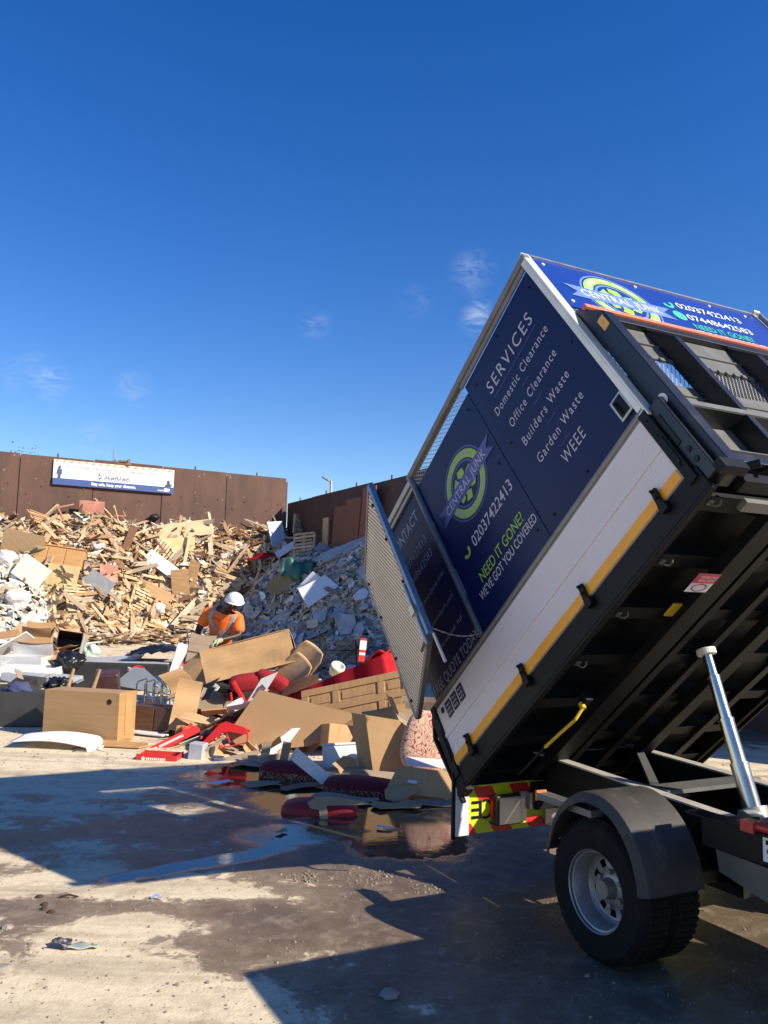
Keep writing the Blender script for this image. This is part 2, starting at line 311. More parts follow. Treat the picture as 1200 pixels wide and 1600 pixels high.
def wall(name,label,p0,dirv,n,width,ztop,mat,normal,post=False,jit=.03,seed=1):
    rnd=random.Random(seed);root=empty(name,label,'wall',(p0.x,p0.y,gz(p0.x,p0.y)))
    b0=Vector(root.location)
    for i in range(n):
        a=p0+dirv*(i*width+.012);c=p0+dirv*((i+1)*width-.012);zt=ztop+rnd.uniform(-jit,jit)
        mb=MB();q=(a+c)/2;z0=gz(q.x,q.y)-.3
        Rm=Matrix((dirv,normal,Vector((0,0,1)))).transposed()
        off=normal*rnd.uniform(-.012,.012)
        mb.box(Vector((q.x,q.y,(z0+zt)/2))-b0+off,(width-.024,.03,zt-z0),Rm)
        # horizontal weld seam and bolts
        mb.box(Vector((q.x,q.y,z0+ (zt-z0)*.62))-b0+off+normal*.018,(width-.05,.006,.02),Rm)
        for k in range(5):
            mb.tube(Vector((a.x,a.y,zt-.9-.25*(k%3)))+dirv*(.25+k*(width-.5)/4)-b0+off,Vector((a.x,a.y,zt-.9-.25*(k%3)))+dirv*(.25+k*(width-.5)/4)-b0+off+normal*.035,.03,n=8)
        o=mb.build('steel_panel',mat,root)
        # lifting lug
        mb=MB();mb.box(Vector((a.x,a.y,zt+.03))+dirv*(width*.5)-b0,(.05,.02,.16),Rm);mb.build('lifting_lug',mat,o)
    for i in range(n+1):
        a=p0+dirv*(i*width);mb=MB();z0=gz(a.x,a.y)-.3
        mb.box(Vector((a.x,a.y,(z0+ztop-.12)/2))-b0-normal*.14,(.14,.2,ztop-.12-z0),Rm);mb.build('post',mat,root)
    return root
LN=(TF)            # left wall faces the yard along TF
wall('steel_wall','tall rusty brown steel panel wall carrying the white and blue banner',C0-TF*.0,-TY,8,2.07,ztopL,RUST,LN,seed=3)
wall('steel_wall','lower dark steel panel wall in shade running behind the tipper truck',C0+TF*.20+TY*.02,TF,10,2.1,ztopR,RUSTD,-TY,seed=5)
# concrete push-wall continuing to the right, behind the truck
def end_wall():
    p=C0+TF*21.3;mb=MB();d=Vector((1,-.12,0)).normalized();nr=Vector((d.y,-d.x,0));Rm=Matrix((d,-nr,Vector((0,0,1)))).transposed()
    root=empty('concrete_wall','grey concrete block wall behind the tipper body at the right','wall',(p.x,p.y,gz(p.x,p.y)))
    for i in range(6):
        for k in range(5):
            mb=MB();mb.box(d*(.8+i*1.6)+Vector((0,0,.4+k*.8-.1)),(1.57,.8,.78),Rm);mb.build('block',M('rough_concrete',(.28,.27,.25),.85,var=.2,scale=3,bump=.4),root,bevel=.02)
end_wall()
# banner -------------------------------------------------------------
def banner():
    # on the left wall: pixel corners (84,716) (272,738) / (81,758) (271,772)
    def wp(px,py,off=.08):
        o,d=ray(px,py);P0=C0+TF*off;t=(P0-o).dot(TF)/d.dot(TF);return o+d*t
    tl,tr,bl,br=wp(84,717),wp(272,735),wp(82,757),wp(271,771)
    X=TY.copy();w=(tr-tl).length;h=((tl-bl).length+(tr-br).length)/2
    ctr=(tl+tr+bl+br)/4;Z=Vector((0,0,1));Nn=TF
    root=empty('banner','long white safety banner with blue bottom strip hung high on the brown steel wall','banner',ctr)
    Wm=M('banner_vinyl_white',(.82,.82,.80),.5,var=.02);Bm=M('banner_vinyl_blue',(.035,.075,.24),.5,var=.05);Om=M('banner_orange',(.80,.42,.12),.5,var=.03);Km=M('banner_grey_ink',(.05,.055,.09),.6,var=.02)
    mb=MB();mb.grid(lambda u,v:X*((u-.5)*w)+Z*((v-.5)*h)+Nn*(.006*math.sin(u*9)*math.sin(v*3)),40,4,.01);mb.build('sheet',Wm,root)
    f=lambda x,z,o=.034:X*(x*w)+Z*(z*h)+Nn*o
    mb=MB();mb.add([f(-.5,-.5),f(.5,-.5),f(.5,-.24),f(-.5,-.24)],[(0,1,2,3)]);mb.build('blue_strip',Bm,root)
    mb=MB()
    for i in range(17):
        x=-.49+i*.0585;mb.add([f(x,.43),f(x+.026,.43),f(x+.036,.5),f(x+.010,.5)],[(0,1,2,3)])
    mb.build('hazard_stripe',Om,root)
    def nl(t): return f(*t)
    mb=MB();mb.text('Are you at least 5 metres away from the mobile plant in operation?',f(.0,.22,.036),X,Z,width=w*.80,cap=h*.10,align='C')
    mb.text('5 metres',f(-.01,-.15,.045),X,Z,width=w*.26,cap=h*.24,align='C');mb.add([f(-.40,.13,.036),f(.40,.13,.036),f(.40,.142,.036),f(-.40,.142,.036)],[(0,1,2,3)]);mb.build('lettering',Km,root)
    mb=MB();mb.text('Stay safe, keep your distance.',f(-.01,-.42,.037),X,Z,width=w*.37,cap=h*.12,align='C',bold=.03)
    mb.text('recycle',f(.36,-.43,.037),X,Z,width=w*.05,cap=h*.07,bold=.02);mb.prism([(-.0,0),(.04*w,0),(.05*w,.05*h),(.05*w,.12*h),(.01*w,.14*h),(0,.1*h)],.001,axes=(X,Z,Nn,f(.415,-.44,.037)));mb.build('white_lettering',Wm,root)
    mb=MB();o=f(-.45,-.06,.037)
    mb.prism([(.02*w*math.cos(t)*.55,.27*h+.055*h*math.sin(t)) for t in [i*math.pi/5 for i in range(10)]],.001,axes=(X,Z,Nn,o))
    mb.prism([(-.016*w,.2*h),(.016*w,.2*h),(.02*w,-.02*h),(.013*w,-.02*h),(.01*w,.13*h),(.01*w,-.18*h),(-.01*w,-.18*h),(-.01*w,.13*h),(-.013*w,-.02*h),(-.02*w,-.02*h)],.001,axes=(X,Z,Nn,o));mb.build('figure_symbol',Bm,root)
    mb=MB();o=f(.455,-.16,.037);mb.prism([(-.025*w,-.05*h),(.025*w,-.05*h),(.03*w,.03*h),(.012*w,.04*h),(.005*w,.2*h),(-.012*w,.2*h),(-.012*w,.04*h),(-.03*w,-.0*h)],.001,axes=(X,Z,Nn,o));mb.build('vehicle_symbol',Km,root)
banner()
# small bracket box on the wall top above the banner, lamp beyond the wall
def lamp_post():
    p=at(517,770,33);z0=gz(p.x,p.y);root=empty('street_lamp','grey floodlight on a slim pole standing behind the dark right-hand wall','street lamp',(p.x,p.y,z0))
    zt=at(517,752,33).z-z0
    mb=MB();mb.tube((0,0,0),(0,0,zt),.09,.055,n=12);mb.build('pole',METAL(),root)
    mb=MB();mb.tube((0,0,zt-.05),(-.22,0,zt+.08),.04,n=8);mb.box((-.24,-.02,zt+.10),(.32,.2,.07),(0,R(28),0));o=mb.build('lamp_head',METAL(),root,bevel=.02)
    mb=MB();mb.box((-.26,-.02,zt+.058),(.26,.15,.008),(0,R(28),0));mb.build('lens',M('lamp_glass',(.3,.32,.34),.2),o)
    mb=MB();mb.tube((0,0,zt-.05),(0,0,zt+.2),.012,n=6);mb.build('photocell',METAL(),root)
lamp_post()
def camera_box():
    o0,d=ray(190,726);P0=C0;t=(P0-o0).dot(TF)/d.dot(TF);p=o0+d*t;p.z=ztopL+.0
    root=empty('bracket','small rusty clamp bracket on the wall top above the white banner','bracket',p)
    mb=MB();mb.box((0,0,-.06),(.55,.12,.05));mb.box((-.2,0,-.02),(.05,.1,.2));mb.box((.2,0,-.02),(.05,.1,.2));mb.box((.05,0,.03),(.3,.1,.06));mb.tube((-.27,0,-.05),(-.27,0,.4),.012,n=6);mb.build('clamp',M('rusty_clamp',(.30,.2,.13),.8,.3),root)
camera_box()
# tree tips beyond the left wall -------------------------------------
def tree(loc,h,cr,label,seed=1):
    rnd=random.Random(seed);root=empty('tree',label,'tree',loc)
    mb=MB();mb.tube((0,0,0),(.1,0,h*.6),.17,.09,n=9);br=[]
    for i in range(13):
        a=rnd.uniform(0,6.28);z=h*rnd.uniform(.4,.62);e=Vector((math.cos(a)*cr*rnd.uniform(.4,.9),math.sin(a)*cr*rnd.uniform(.4,.9),h*rnd.uniform(.75,1.0)));mb.tube((.06,0,z),e,.045,.012,n=6);br.append(e)
        for k in range(3):
            e2=e+Vector((rnd.uniform(-.6,.6),rnd.uniform(-.6,.6),rnd.uniform(-.1,.5)));mb.tube(e.lerp(Vector((.06,0,z)),.3),e2,.014,.005,n=5);br.append(e2)
    mb.build('trunk',M('bark',(.09,.07,.05),.9,bump=.4),root)
    mb=MB()
    for e in br:
        for k in range(60):
            c=e+Vector([rnd.gauss(0,.26) for _ in range(3)]);s=rnd.uniform(.035,.07)
            a=Vector([rnd.gauss(0,1) for _ in range(3)]).normalized();b=a.orthogonal().normalized()
            mb.add([c-a*s,c+b*s*.5,c+a*s,c-b*s*.5],[(0,1,2,3)])
    mb.build('crown',M('leaves',(.055,.075,.03),.6,var=.4,scale=3),root)
p=at(12,700,31);tree((p.x-.4,p.y+1,gz(p.x,p.y)),p.z-gz(p.x,p.y)-.62,.7,'sparse green treetop just showing above the left end of the steel wall')
# ================================================================ WASTE PILES
def nz3(x,y,s,o=0): return mnoise.noise(Vector((x*s+o,y*s-o,o)))
def pile_h(x,y):
    u,v=uv_of(x,y)
    if u<-.0 or v<.0: pass
    hw=3.05*(1-ss(.6,3.6+.5*math.sin(u*1.1),v))*ss(-1,.3,u)*(.97+.03*math.sin(u*2.3))
    hr=2.35*(1-ss(.5,4.0+.4*math.sin(v*1.7),u))*(1-ss(9.5,12.5,v))*ss(-2,1,v)
    hl=1.9*ss(7.2,8.2,u)*(1-ss(3.0,5.6,v))
    h=max(hw,hr,hl)
    return h+(.22*nz3(x,y,1.1)+.12*nz3(x,y,2.9,5))*min(1,h)
def kind_at(x,y):
    u,v=uv_of(x,y);n=.5*nz3(x,y,.9,9)
    if u>7.5+n and v>2.2 and v<7: return 'plaster'
    if v>3.0+u*.35+n*1.5 and u<4.6: return 'rubble'
    if u<1.6+n and v>1.4+n: return 'rubble' if v>2.6 else 'wood'
    return 'wood'
def pile_base():
    mb=MB();nu,nv=70,80
    V=[];F=[]
    for i in range(nu+1):
        for j in range(nv+1):
            u=-.02+i*.19;v=.02+j*.165;p=C0-TY*(u-.0)+TF*v
            V.append((p.x,p.y,gz(p.x,p.y)+pile_h(p.x,p.y)-.10))
    for i in range(nu):
        for j in range(nv):
            a=i*(nv+1)+j;F.append((a,a+nv+1,a+nv+2,a+1))
    mb.add(V,F);o=mb.build('waste_heap_core',M('crushed_waste',(.20,.155,.11),.95,var=.5,scale=3,bump=1.0,bscale=10,c2=(.10,.085,.07),c2amt=.5,c2scale=5),None,smooth=True,kind='stuff')
pile_base()
def pile_n(x,y):
    e=.15;hx=(gz(x+e,y)+pile_h(x+e,y)-gz(x-e,y)-pile_h(x-e,y))/(2*e);hy=(gz(x,y+e)+pile_h(x,y+e)-gz(x,y-e)-pile_h(x,y-e))/(2*e)
    return Vector((-hx,-hy,1)).normalized()
def rnd_orient(rnd,n,tilt=.45):
    n=(n+Vector([rnd.gauss(0,tilt) for _ in range(3)])*.7).normalized()
    a=Vector([rnd.gauss(0,1),rnd.gauss(0,1),rnd.gauss(0,.35)]);x=(a-n*a.dot(n)).normalized();y=n.cross(x)
    return Matrix((x,y,n)).transposed()
TW=[(.55,.36,.18),(.46,.28,.13),(.60,.43,.24),(.36,.22,.11),(.66,.52,.35),(.20,.11,.06),(.42,.33,.23),(.70,.66,.58),(.30,.23,.17),(.50,.33,.16),(.62,.48,.30),(.12,.08,.06)]
TR=[(.42,.34,.25),(.50,.43,.34),(.36,.28,.2),(.46,.43,.38),(.58,.55,.49),(.34,.32,.28),(.50,.43,.34),(.68,.65,.58),(.26,.24,.21),(.38,.37,.36),(.44,.35,.25),(.20,.18,.15),(.52,.50,.46)]
TP=[(.70,.68,.63),(.60,.56,.48),(.78,.77,.74),(.50,.45,.36),(.55,.57,.55),(.45,.33,.2),(.66,.6,.5)]
def tint_mat(name):
    m=bpy.data.materials.new(name);m.use_nodes=True;N=m.node_tree.nodes;L=m.node_tree.links;b=N['Principled BSDF'];b.inputs['Roughness'].default_value=.8;b.inputs['Specular IOR Level'].default_value=.25
    a=N.new('ShaderNodeAttribute');a.attribute_name='tint';tc=N.new('ShaderNodeTexCoord');n=N.new('ShaderNodeTexNoise');n.inputs['Scale'].default_value=9;n.inputs['Detail'].default_value=7;L.new(tc.outputs['Object'],n.inputs[0])
    r=N.new('ShaderNodeMapRange');r.inputs['From Min'].default_value=.3;r.inputs['From Max'].default_value=.7;r.inputs['To Min'].default_value=.68;r.inputs['To Max'].default_value=1.15;L.new(n.outputs[0],r.inputs[0])
    h=N.new('ShaderNodeHueSaturation');h.inputs['Saturation'].default_value=1.0;r.inputs['To Min'].default_value=.76;r.inputs['To Max'].default_value=1.28;L.new(a.outputs['Color'],h.inputs['Color']);L.new(r.outputs[0],h.inputs['Value']);L.new(h.outputs[0],b.inputs['Base Color']);return m
TM=tint_mat('mixed_waste')
def scatter(name,kind,n,seed,tints,dims,urange,vrange,lift=(-.08,.12),surf=True):
    rnd=random.Random(seed);mb=MB();cols=[];k=0;tries=0
    while k<n and tries<n*12:
        tries+=1;u=rnd.uniform(*urange);v=rnd.uniform(*vrange);p=C0-TY*u+TF*v
        if kind_at(p.x,p.y)!=kind: continue
        h=pile_h(p.x,p.y)
        if h<.12 and rnd.random()<.72: continue
        if h<.03 and (v>5.2 and u>4.6 or rnd.random()<.6): continue
        d=dims(rnd);q=rnd_orient(rnd,pile_n(p.x,p.y),.55 if h>.3 else .15);c=Vector((p.x,p.y,gz(p.x,p.y)+max(0,h)+rnd.uniform(*lift)+(.06 if h<.2 else 0)))
        if rnd.random()<.35 and d[2]<.03:     # broken board: irregular polygon
            m=rnd.randint(4,6);poly=[(d[0]*.6*math.cos(t)*rnd.uniform(.6,1),max(d[1],d[0]*.3)*.6*math.sin(t)*rnd.uniform(.6,1)) for t in [2*math.pi*i/m+rnd.uniform(-.3,.3) for i in range(m)]]
            mb.prism(poly,d[2],axes=(q.col[0].copy(),q.col[1].copy(),q.col[2].copy(),c));nf=m+2
        else: mb.box(c,d,q);nf=6
        t=rnd.choice(tints);s=rnd.uniform(.75,1.12);cols+= [(t[0]*s,t[1]*s,t[2]*s,1)]*nf;k+=1
    o=mb.build(name,TM,None,kind='stuff');a=o.data.attributes.new('tint','FLOAT_COLOR','FACE');a.data.foreach_set('color',np.array(cols,dtype=np.float32).reshape(-1))
def dw(r):
    q=r.random()
    if q<.68: return (r.uniform(.22,.95),r.uniform(.02,.085),r.uniform(.010,.03))
    if q<.82: return (r.uniform(.15,.5),r.uniform(.1,.3),.015)
    return (r.uniform(.1,.3),r.uniform(.04,.12),r.uniform(.02,.06))
def dr(r):
    q=r.random()
    if q<.5: return (r.uniform(.08,.36),r.uniform(.06,.24),r.uniform(.010,.025))
    if q<.66: return (r.uniform(.2,.7),r.uniform(.02,.06),r.uniform(.012,.03))
    return (r.uniform(.05,.18),r.uniform(.04,.14),r.uniform(.03,.09))
scatter('splintered_wood_waste','wood',12500,11,TW,dw,(-.1,13),(.02,5.5))
scatter('plasterboard_rubble','rubble',9500,12,TR,dr,(.02,7),(1.2,13))
scatter('broken_plasterboard','plaster',2400,13,TP,dr,(6.5,13),(1.5,7.5))
# individual pieces -----------------------------------------------------
def on_pile(u,v,lift=0):
    p=C0-TY*u+TF*v;return Vector((p.x,p.y,gz(p.x,p.y)+max(0,pile_h(p.x,p.y))+lift)),pile_n(p.x,p.y)
def px_pile(px,py):
    # walk along the ray until it meets the heap
    o,d=ray(px,py);t=14.0
    while t<31:
        w=o+d*t;u,v=uv_of(w.x,w.y)
        if v<.05 or (u<.05): break
        if w.z<gz(w.x,w.y)+max(0,pile_h(w.x,w.y)): break
        t+=.05
    return w
def orient(n,ang,tilt=(0,0)):
    n=n.normalized();side=Vector((1,0,0));x=(side-n*side.dot(n)).normalized();y=n.cross(x);c,s=math.cos(ang),math.sin(ang)
    return Matrix((x*c+y*s,y*c-x*s,n)).transposed()@Euler((tilt[0],tilt[1],0)).to_matrix()
def sheet_piece(name,label,cat,px,py,dims,ang,mat,tilt=(0,0),lift=.30,group=None,poly=None,normal=None):
    w=px_pile(px,py);n=normal or pile_n(w.x,w.y);q=orient(n,R(ang),(R(tilt[0]),R(tilt[1])));mb=MB()
    if poly: mb.prism([(a*dims[0],b*dims[1]) for a,b in poly],dims[2])
    else: mb.box((0,0,0),dims)
    o=mb.build(name,mat,None,bevel=.004);o.matrix_world=Matrix.Translation(w+n*lift)@q.to_4x4();return tag(o,label,cat,group)
def indiv():
    rnd=random.Random(77);mats=[WOOD,WOOD2,OLDW,WOOD,OLDW,WOOD3]
    base=[]
    for k in range(14):
        mb=MB();L_,w_=rnd.uniform(.7,1.7),rnd.uniform(.06,.16);th=rnd.uniform(.02,.045)
        n=7;top=[(-L_/2,-w_/2)]+[(L_/2+rnd.uniform(-.08,.05),-w_/2+w_*i/4) for i in range(5)]+[(-L_/2+rnd.uniform(-.06,.08),w_/2-w_*i/4) for i in range(4)]
        mb.prism(top,th);base.append(mb.build('plank',mats[k%6](),None))
    first=set()
    for k in range(230):
        p0=base[k%14];o=p0 if k%14 not in first and not first.add(k%14) else None
        if o is None: o=p0.copy();col.objects.link(o)
        for _ in range(200):
            u,v=rnd.uniform(.2,9.5),rnd.uniform(.3,4.4);w,n=on_pile(u,v)
            if kind_at(w.x,w.y)=='wood' and w.z-gz(w.x,w.y)>.15:break
        o.matrix_world=Matrix.Translation(w+n*rnd.uniform(.06,.24))@rnd_orient(rnd,n,.5).to_4x4()
        tag(o,'splintered timber plank lying loose in the heap of wood waste','plank','loose planks on the wood waste heap')
    # broken plasterboard sheets on the rubble
    base=[];ms=[GREYB(),WHITE(),GREYB(),M('beige_board',(.45,.38,.28),.8,rnd=.15),M('blue_grey_board',(.33,.36,.42),.7,rnd=.15)]
    for k in range(10):
        mb=MB();s=rnd.uniform(.12,.34);m=rnd.randint(5,8);mb.prism([(s*math.cos(t)*rnd.uniform(.7,1.2),s*.7*math.sin(t)*rnd.uniform(.7,1.2)) for t in [2*math.pi*i/m+rnd.uniform(-.3,.3) for i in range(m)]],.015);base.append(mb.build('plasterboard_piece',ms[k%5],None))
    first=set()
    for k in range(120):
        p0=base[k%10];o=p0 if k%10 not in first and not first.add(k%10) else None
        if o is None: o=p0.copy();col.objects.link(o)
        for _ in range(300):
            u,v=rnd.uniform(.3,5.5),rnd.uniform(2,11.5);w,n=on_pile(u,v)
            if kind_at(w.x,w.y)=='rubble' and w.z-gz(w.x,w.y)>.2:break
        o.matrix_world=Matrix.Translation(w+n*rnd.uniform(.05,.2))@rnd_orient(rnd,n,.5).to_4x4()
        tag(o,'broken piece of board lying on the grey rubble heap in the shade','board','board fragments on the rubble heap')
    # pallets
    def pallet(label,px,py,ang,tilt,mat,lift=.1,s=.72):
        w=px_pile(px,py);n=pile_n(w.x,w.y);root=empty('pallet',label,'pallet',group='wooden pallets on the heaps')
        root.matrix_world=Matrix.Translation(w+n*lift)@orient(n,R(ang),(R(tilt[0]),R(tilt[1]))).to_4x4()
        for k in range(9):
            mb=MB();mb.box((.02*math.sin(k*5+px),(-.54+k*.135)*s,.06),((1.0-.12*((k*7+int(px))%3))*s,.06,.016),(0,0,.05*math.sin(k*3+px)));mb.build('slat',mat,root)
        for k in (-1,0,1):
            mb=MB();mb.box((k*.45*s,0,.01),(.06,1.14*s,.07));mb.build('bearer',mat,root)
    pallet('broken pale pallet lying slatted side up in the middle of the wood heap',262,872,70,(25,0),WOOD())
    pallet('pale slatted pallet low on the wood heap behind the worker',218,945,10,(15,10),WOOD())
    pallet('sunlit slatted pallet at the left foot of the wood heap',120,940,30,(10,10),WOOD())
    pallet('upright grey pallet leaning by the corner of the dark wall',468,838,35,(60,0),OLDW(),.3)
    pallet('shaded pallet resting above the green plastic crate',482,868,-15,(40,0),OLDW(),.3)
    pallet('slatted pallet tipped on its edge at the upper left of the wood heap',63,822,60,(30,10),WOOD2(),.1)
    # distinctive panels (label, px, py, dims, angle, material, tilt)
    sp=sheet_piece
    YB=M('yellow_board',(.62,.47,.22),.7,rnd=.05);RB=M('faded_red_panel',(.38,.15,.10),.7,c2=(.5,.33,.25),c2amt=.45);CH=M('chipboard',(.50,.34,.18),.8,var=.15,scale=20,rnd=.1);BL=M('pale_blue_panel',(.42,.50,.60),.5)
    sp('board','white rectangular board lying across the middle of the wood heap','board',254,891,(1.15,.36,.03),-32,WHITE(),(18,0))
    sp('board','yellow square board at the lower left of the wood heap','board',100,913,(.85,.66,.02),-4,YB,(28,0))
    sp('board','wide tan chipboard sheet resting below the crest at the upper left','board',92,824,(1.05,.5,.02),10,CH,(30,0),.3)
    sp('board','long pale plywood sheet near the crest of the heap','board',290,838,(1.6,.55,.02),22,WOOD(),(20,0),.25)
    sp('board','second plywood sheet just below the long one near the crest','board',275,858,(1.1,.42,.02),12,YB,(24,0),.22)
    sp('board','large brown chipboard panel leaning on the far left','board',35,868,(1.1,.95,.02),-6,CH,(50,0),.3)
    sp('board','greenish board standing below the brown panel on the far left','board',38,905,(.75,.6,.02),4,M('pale_green_board',(.47,.52,.45),.7),(50,0),.3)
    sp('board','torn grey sheet in the lower left of the wood heap','board',150,920,(.95,.5,.02),-28,GREYB(),(25,0))
    sp('board','orange plywood offcut right of centre low on the heap','board',243,936,(.85,.34,.02),-14,WOOD2(),(20,0))
    sp('board','brown square panel standing low behind the worker','board',282,918,(.5,.75,.02),12,WOOD2(),(35,0))
    sp('board','dark brown door plank standing near the centre of the heap','board',196,850,(.22,.75,.04),5,WOOD3(),(35,0),.3)
    sp('board','reddish board flat in the left middle of the heap','board',165,905,(.5,.5,.02),20,RB,(20,0))
    sp('board','pale blue grey panel leaning at the shaded right of the heap','board',427,858,(.62,1.35,.03),38,BL,(22,0),.35)
    sp('board','small blue grey sheet beside the pallet in the shade','board',455,872,(.65,.4,.02),10,BL,(20,0),.3)
    sp('board','brown cabinet door lying in the wood heap left of the worker','board',300,905,(.3,.8,.03),-8,WOOD2(),(30,0))
    sp('board','square white tile on the shaded rubble','board',497,925,(.55,.4,.02),30,WHITE(),(25,0),.3)
    sp('board','olive brown board half buried in the shaded rubble','board',447,920,(.75,.6,.3),8,M('olive_board',(.20,.17,.08),.8),(30,0),.1)
    sp('board','long grey sheet resting along the top of the shaded rubble','board',545,873,(1.3,.35,.02),16,GREYB(),(15,0),.3)
    sp('board','jagged white plasterboard slab on the shaded rubble','board',500,937,(1,.7,.02),50,WHITE(),(25,0),.25,poly=[(-.5,-.3),(.4,-.5),(.5,.2),(-.2,.5)])
    # faded red square panel and orange strap standing against the wall
    o0,d=ray(143,803);P0=C0+TF*.35;t=(P0-o0).dot(TF)/d.dot(TF);p=o0+d*t
    mb=MB();mb.box((0,0,0),(.72,.03,.78),Matrix((TY,TF,Vector((0,0,1)))).transposed());o=mb.build('panel',RB,None);o.location=p;tag(o,'faded pinkish red square panel standing against the rusty wall','panel')
    mb=MB();mb.path([(-.95,0,.12),(-.5,0,.25)],.03);mb.path([(-.95,0,.12),(-.75,0,-.25)],.03);mb.path([(.45,0,.0),(1.0,0,.0)],.025);mb.path([(1.0,0,0),(.9,0,.15)],.025);o=mb.build('bent_frame',M('rusty_pink_steel',(.42,.19,.12),.7),None);o.location=p-TF*.04;o.rotation_euler=(0,0,math.atan2(TY.y,TY.x));tag(o,'bent pinkish metal frame behind the faded red square panel','metal frame')
    # orange wooden drawer unit
    w=px_pile(103,875);n=pile_n(w.x,w.y);root=empty('drawer_unit','orange wooden drawer unit with three fronts wedged in the left of the heap','drawer unit')
    root.matrix_world=Matrix.Translation(w+Vector((-.1,-.35,.05)))@Euler((R(-14),R(7),R(8))).to_matrix().to_4x4()
    OW=M('orange_veneer',(.50,.27,.10),.5,var=.12,stretch=(1,1,8),scale=3)
    mb=MB();mb.b2((-.72,-.2,-.3),(.72,.2,.24));mb.build('carcass',OW,root,bevel=.006)
    mb=MB();mb.b2((-.74,-.23,.243),(.74,.22,.275));mb.build('top',OW,root,bevel=.006)
    for k in range(3):
        mb=MB();mb.b2((-.70+k*.47,-.222,-.27),(-.70+k*.47+.44,-.202,.22));mb.build('drawer_front',OW,root,bevel=.006)
    # green plastic crate, red cloth strip, cut-out board, sheets against the right wall
    w=px_pile(465,905);mb=MB();GP=M('green_translucent_plastic',(.03,.13,.10),.45)
    mb.grid(lambda a,b_:((a-.5)*.8,.06*math.sin(a*7+b_*3)+.03*math.sin(a*19),(b_-.5)*.5+.04*math.sin(a*9)),16,6,.01);mb.grid(lambda a,b_:((a-.5)*.8+.1,.1+b_*.5,.24+.05*math.sin(a*9+b_*3)-b_*.15),12,6,.01)
    o=mb.build('plastic_sheet',GP,None,smooth=True);o.location=w+Vector((0,-.2,.25));o.rotation_euler=(R(-15),R(6),R(12));tag(o,'crumpled green plastic sheet on the shaded side of the heap','plastic sheet')
    w=px_pile(432,884);mb=MB()
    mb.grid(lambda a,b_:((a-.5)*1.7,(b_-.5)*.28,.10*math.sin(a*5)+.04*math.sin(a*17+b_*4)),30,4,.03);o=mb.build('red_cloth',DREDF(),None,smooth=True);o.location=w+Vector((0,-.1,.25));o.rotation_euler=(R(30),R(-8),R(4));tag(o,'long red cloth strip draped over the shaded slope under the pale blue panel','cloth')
    def onright(px,py,off=.1):
        o0,d=ray(px,py);P0=C0-TY*off;t=(P0-o0).dot(TY)/d.dot(TY);return o0+d*t
    Rr=Matrix((TF,TY,Vector((0,0,1)))).transposed()
    p=onright(509,852,.25);mb=MB();mb.prism([(-.22,-.75),(-.05,-.85),(.12,-.8),(.22,-.6),(.3,-.45),(.26,-.3),(.18,-.25),(.18,.8),(-.2,.8),(-.22,.1),(-.3,-.1),(-.3,-.3),(-.2,-.35)],.03,axes=(TF,Vector((0,0,1)),-TY,Vector((0,0,0))));o=mb.build('cut_out_board',CH,None);o.location=p;tag(o,'tall narrow tan board with notched edges leaning on the dark wall','board')
    for (px,py,w_,h_,m,l) in ((548,838,.95,2.1,WOOD3(),'tall brown board leaning on the dark wall left of the mesh gate'),(528,843,.8,1.9,WOOD3(),'middle brown board of those leaning on the dark wall'),(572,828,.75,2.3,M('red_brown_board',(.20,.07,.045),.7),'reddish brown board partly behind the mesh gate')):
        p=onright(px,py,.3);mb=MB();mb.box((0,0,0),(w_,.03,h_),Rr@Euler((R(-4),0,R(0))).to_matrix());o=mb.build('board',m,None);o.location=p;tag(o,l,'board')
    # orange ball and white sacks at the far left
    w=px_pile(29,965);mb=MB();mb.lathe([(0.001,-.12),(.07,-.105),(.13,-.04),(.15,.02),(.12,.08),(.06,.12),(.001,.125)],20,'z');o=mb.build('ball',M('orange_plastic',(.75,.28,.02),.4),None,smooth=True);g=gp(29,972);o.location=g+Vector((0,0,.13));tag(o,'round orange ball on the ground at the far left of the heap','ball')
    for (px,py,s,l,m) in ((30,945,.55,'crumpled white plastic sack at the far left foot of the heap',WHITE()),(12,880,.5,'crushed white bag above the green board on the far left',WHITE()),(250,958,.42,'white paper bag on the shredded wood left of the worker',WHITE()),(155,860,.35,'white bag tucked right of the orange drawer unit',WHITE()),(242,815,.3,'black plastic bag on the crest of the wood heap',BAG())):
        w=px_pile(px,py);rr=random.Random(px);bm=bmesh.new();bmesh.ops.create_icosphere(bm,subdivisions=3,radius=s*.5)
        for v in bm.verts: v.co*=1+.45*mnoise.noise(v.co*5+Vector((px,0,0)));v.co.z*=.8
        me=bpy.data.meshes.new('sack');bm.to_mesh(me);bm.free();me.materials.append(m);o=bpy.data.objects.new('sack',me);col.objects.link(o);o.location=w+Vector((0,-.1,.12));tag(o,l,'bag')
indiv()
